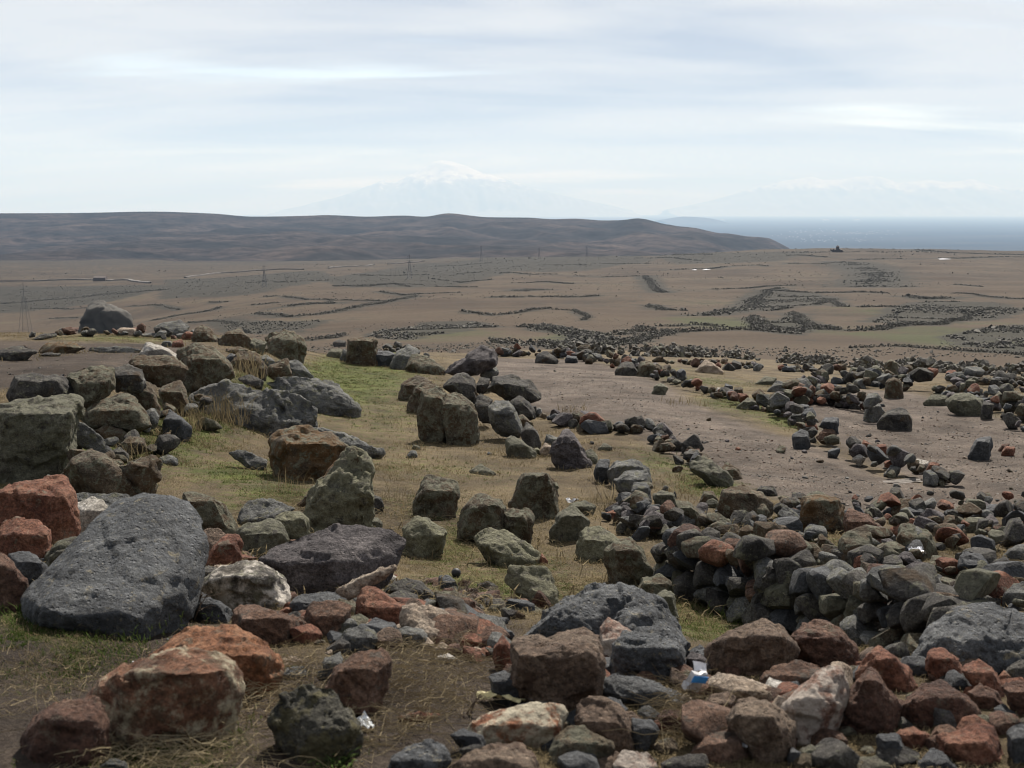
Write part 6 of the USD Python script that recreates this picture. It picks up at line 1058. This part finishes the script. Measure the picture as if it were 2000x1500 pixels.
# taller dead clumps round the boulders, each a thing
def clump(px, py, h, nb, spread, label, mat=None, lean=.85, wid=.0013, seed=0, d=None):
    c = hit(px, py); k = 1.0; z = float(gz(c[0], c[1])); v, f = tuft(nb, h, spread, lean, wid*max(1, c[1]/6), 500+seed)
    tag(put('grass_clump', v+[c[0], c[1], z], f, mat or G_dry, at=(c[0], c[1], z)), label, 'grass', None, 'stuff')
clump(430, 822, .42, 260, .45, 'tall dry grass in front of the long grey bedrock slab', seed=1); clump(365, 838, .35, 160, .3, 'dry grass round the black angular rock', seed=2); clump(485, 742, .5, 80, .25, 'upright tuft of dry grass beside the brown boulder above the grey slabs', seed=3)
clump(560, 962, .22, 60, .25, 'thin dry weeds left below the big rust-coloured boulder', seed=4); clump(745, 985, .2, 110, .4, 'dry grass at the foot of the tall pale lichen boulder', seed=5); clump(1205, 975, .22, 90, .3, 'pale dry weeds at the black stone of the lower boulder row', G_straw, seed=6)
clump(260, 900, .25, 60, .2, 'dry grass beside the square brown stone', seed=7); clump(1120, 800, .2, 50, .3, 'dry tuft by the gravel edge right of the cluster', seed=8); clump(800, 880, .14, 50, .3, 'dry grass in the shadow of the cloven boulder', seed=9)
clump(90, 1222, .055, 520, .5, 'thick green grass patch at the foot of the great black slab', G_weed, .9, .0022, 10); clump(190, 1262, .045, 300, .4, 'green grass on the soil right of the thick patch', G_grass, 1.0, .002, 11); clump(20, 1195, .06, 300, .2, 'green grass under the dark red rock at the left edge', G_weed, .9, .0022, 12)
clump(658, 1482, .05, 90, .05, 'small bright green weed at the bottom beside the mossy stone', G_weed, 1.1, .0045, 13); clump(355, 1450, .05, 260, .22, 'green and dry grass below the patched orange boulder', G_grass, 1.2, .0018, 14); clump(1330, 790, .2, 60, .5, 'dry grass at the near end of the rubble line by the pale rounded boulder', seed=15)
clump(1490, 1230, .1, 160, .35, 'straggly grass in the corner of the hollow below the wall', G_grass, 1.0, .0016, 16); clump(1960, 1170, .12, 60, .2, 'straw-coloured weed in the rubble above the huge smooth boulder', G_straw, .8, .0016, 17)
def straws(pix, n, label, seed, ln=(.06, .2), lift=.04):
    g = np.random.default_rng(seed); Pw = Polygon([hit(*p)[:2] for p in pix]).buffer(0); a, b, c, d = Pw.bounds; V, Fc = [], []
    while n > 0:
        q = np.array([g.uniform(a, c), g.uniform(b, d)])
        if not Pw.contains(Point(q)): continue
        n -= .45; th = g.uniform(0, 6.283); l = g.uniform(*ln); dv = np.array([math.cos(th), math.sin(th)])*l/3; bend = g.normal()*.25; z0 = g.uniform(.004, lift); w = g.uniform(.0007, .0017); k = len(V); rows = []
        p = q.copy(); zz = z0
        for j in range(4):
            rows.append(np.array([p[0], p[1], float(gz(*p))+max(zz, .003)])); p = p+dv; co, si = math.cos(bend), math.sin(bend); dv = np.array([dv[0]*co-dv[1]*si, dv[0]*si+dv[1]*co]); zz += g.normal()*.015
        for j, r in enumerate(rows):
            s = np.array([-dv[1], dv[0], 0])/max(np.linalg.norm(dv), 1e-6)*w*(1-.2*j); V += [r-s, r+s, r+[0, 0, w*1.2]]
        for j in range(3):
            for e in range(3): A, B_ = k+3*j+e, k+3*j+(e+1) % 3; Fc += [[A, B_, B_+3], [A, B_+3, A+3]]
    tag(put('straw', np.array(V), np.array(Fc), G_straw), label, 'straw', None, 'stuff')
straws([(740,1270),(900,1270),(960,1330),(930,1400),(700,1480),(640,1420),(720,1330)], 420, 'dead straw lying on the soil left of the heart-shaped rock', 801)
straws([(480,1290),(640,1310),(620,1380),(460,1460),(420,1400)], 200, 'dead straw between the orange boulders and the mossy stone', 802)
straws([(1310,1370),(1430,1390),(1400,1460),(1290,1480)], 130, 'dead straw beside the crumpled carton', 803, lift=.09)
straws([(0,1280),(200,1290),(330,1260),(300,1330),(150,1400),(0,1420)], 130, 'thin straws on the dark soil at the left', 804, (.03, .12))
straws([(100,1460),(480,1450),(560,1500),(100,1500)], 130, 'straw along the bottom edge at the left', 805)
straws([(880,1150),(1050,1130),(1330,1200),(1180,1240),(1000,1180),(850,1170)], 160, 'straw on the grass behind the huge ridge-backed boulder', 806, (.08, .25))
straws([(700,950),(900,960),(960,1090),(760,1080)], 240, 'dead stalks in the grass right of the tall pale lichen boulder', 807, (.1, .3))
straws([(540,960),(640,990),(600,1030),(420,1010)], 120, 'dead stalks in the hollow behind the great black slab', 808, (.1, .3))
def bush(px, py, h, n, label, seed, spread=.5):
    g = np.random.default_rng(seed); c = hit(px, py); z = float(gz(c[0], c[1])); ms = []
    def grow(p, d, l, r, lev):
        e = p+d*l; ms.append(bar(p, e, r))
        if lev:
            for _ in range(g.integers(2, 4)):
                dd = d+g.normal(size=3)*.45; dd[2] = abs(dd[2])*.8; dd /= np.linalg.norm(dd); grow(p+d*l*g.uniform(.5, 1), dd, l*g.uniform(.45, .75), r*.6, lev-1)
    for _ in range(n):
        a = g.uniform(0, 6.283); d = np.array([math.cos(a)*spread, math.sin(a)*spread, g.uniform(.5, 1)]); d /= np.linalg.norm(d); grow(np.array([c[0], c[1], z-.01])+g.normal(size=3)*[.05, .05, 0], d, h*g.uniform(.4, .6), .0032, 3)
    m = trimesh.util.concatenate(ms); tag(put('dry_bush', m.vertices, m.faces, G_twig, at=(c[0], c[1], z)), label, 'bush')
bush(338, 1212, .20, 7, 'leafless thorny bush in front of the great black slab', 1); bush(905, 1192, .2, 9, 'grey leafless bush by the flat lichen rock, centre', 2, .9); bush(1195, 975, .25, 6, 'leafless weeds beside the black stone of the lower boulder row', 3); bush(868, 1400, .12, 2, 'single dark twig standing on the bare soil', 4, .3)
# ---------------------------------------------------------------- litter
M_white = plain_mat('white_card', (.36,.36,.37), .5); M_blue = plain_mat('blue_print', (.02,.16,.42), .5); M_foil = plain_mat('crumpled_foil', (.6,.6,.62), .3, spec=.6); M_ball = plain_mat('black_rubber', (.012,.012,.014), .6); M_green = plain_mat('green_plastic', (.05,.42,.10), .4); M_peel = plain_mat('pale_yellow_rind', (.48,.43,.24), .7); M_sheet = plain_mat('weathered_sheet', (.12,.105,.09), .9); M_film = plain_mat('clear_film', (.62,.64,.64), .2, spec=.7)
def crumple(px, py, w, l, h, mat, name, label, seed, cat='litter', rz=0.3, lift=.01):
    g = np.random.default_rng(seed); c = hit(px, py); z = float(gz(c[0], c[1]))+lift; nx, ny = 11, 8; X, Y = np.meshgrid(np.linspace(-1, 1, nx), np.linspace(-1, 1, ny)); Z = (noise(np.stack([X*2.2+seed, Y*2.2, 0*X], -1), seed)-.3)*h+.5*np.abs(noise(np.stack([X*5, Y*5, 0*X], -1), seed+1)-.5)*h
    v = np.stack([X*w/2*(1+.2*noise(np.stack([Y*3, X, 0*X], -1), 3)), Y*l/2, Z], -1).reshape(-1, 3); R = trimesh.transformations.rotation_matrix(rz, [0, 0, 1])[:3, :3]; top = v@R.T+[c[0], c[1], z]; q = quads(ny, nx); v2 = np.vstack([top, top-[0, 0, .0015]]); q2 = np.vstack([q, q[:, ::-1]+len(top)])
    return tag(put(name, v2, q2, mat, at=(c[0], c[1], z)), label, cat)
# crumpled carton with blue print
c = hit(1356, 1392); z = float(gz(c[0], c[1]))+.10; cb = xform('carton', (c[0], c[1], z)); tag(cb, 'small white carton with blue print, crushed between the stones at right', 'carton'); P = str(cb.GetPath())
def soft(s, seed, am=.004):
    m = trimesh.creation.box(s).subdivide().subdivide(); v = np.array(m.vertices); v += (np.stack([noise(v*40+k*9, seed) for k in range(3)], 1)-.5)*am*2; return v, np.array(m.faces)
R = trimesh.transformations.euler_matrix(.35, .25, .5)[:3, :3]
v, f = soft((.055, .024, .07), 3, .011); put('box', v@R.T, f, M_white, P); v, f = soft((.062, .002, .026), 4, .002); put('printed_band', (v+[0, -.0175, .02])@R.T, f, M_blue, P); v, f = soft((.055, .003, .03), 5, .004); v = v@trimesh.transformations.euler_matrix(-.9, 0, 0)[:3, :3].T; put('flap', (v+[0, .01, .055])@R.T, f, M_foil, P)
crumple(1470, 1482, .10, .07, .05, M_white, 'paper', 'crumpled white paper beside the orange-brown stone at the bottom right', 21, lift=.04); crumple(712, 1412, .035, .10, .03, M_film, 'plastic_film', 'clear plastic wrapper beside the mossy grey stone', 22, rz=.5, lift=.012); crumple(978, 1378, .15, .05, .035, M_peel, 'rind', 'pale yellow curled scrap lying above the long painted stone', 23, rz=-.35, lift=.02)
crumple(1790, 1110, .10, .09, .07, M_foil, 'foil', 'scrap of pale foil between the lichen boulders on the right', 24, lift=.12); crumple(1762, 942, .5, .14, .03, M_sheet, 'sheet', 'pale flattened sheet lying on the gravel at right', 25, lift=.01); crumple(1118, 978, .12, .08, .05, M_white, 'paper', 'white paper scrap on the grass behind the flat lichen stone', 26); crumple(653, 699, .22, .16, .14, M_green, 'plastic_bottle', 'bright green plastic scrap at the left end of the grass strip', 27, lift=.03); crumple(860, 1478, .05, .02, .006, M_peel, 'card', 'small beige card at the bottom beside the black pitted stone', 28)
c = hit(891, 1130); z = float(gz(c[0], c[1])); s = trimesh.creation.icosphere(3, .032); v = np.array(s.vertices)*(1+.06*(noise(np.array(s.vertices)*60, 2)-.5))[:, None]; tag(put('ball', v+[c[0], c[1], z+.028], s.faces, M_ball, n=vnormals(v, np.array(s.faces)), at=(c[0], c[1], z)), 'small round black ball lying in the grass hollow', 'ball')
def butt(px, py, rz, label, l=.03):
    c = hit(px, py); z = float(gz(c[0], c[1]))+.006; x_ = xform('cigarette_end', (c[0], c[1], z)); tag(x_, label, 'cigarette end'); d = np.array([math.cos(rz), math.sin(rz), 0]); m = bar(-d*l*.5, d*l*.5, .004); put('paper_tube', m.vertices, m.faces, M_white, str(x_.GetPath())); m = bar(d*l*.5, d*l*.95, .0041); put('filter', m.vertices, m.faces, M_peel, str(x_.GetPath()))
butt(196, 1238, -.2, 'white cigarette end in front of the great black slab, left of the bush', .035); butt(262, 1290, -.3, 'white cigarette end on the soil left behind the bright orange boulder'); butt(1505, 1340, .4, 'white cigarette end among the stones left of the whitish block')
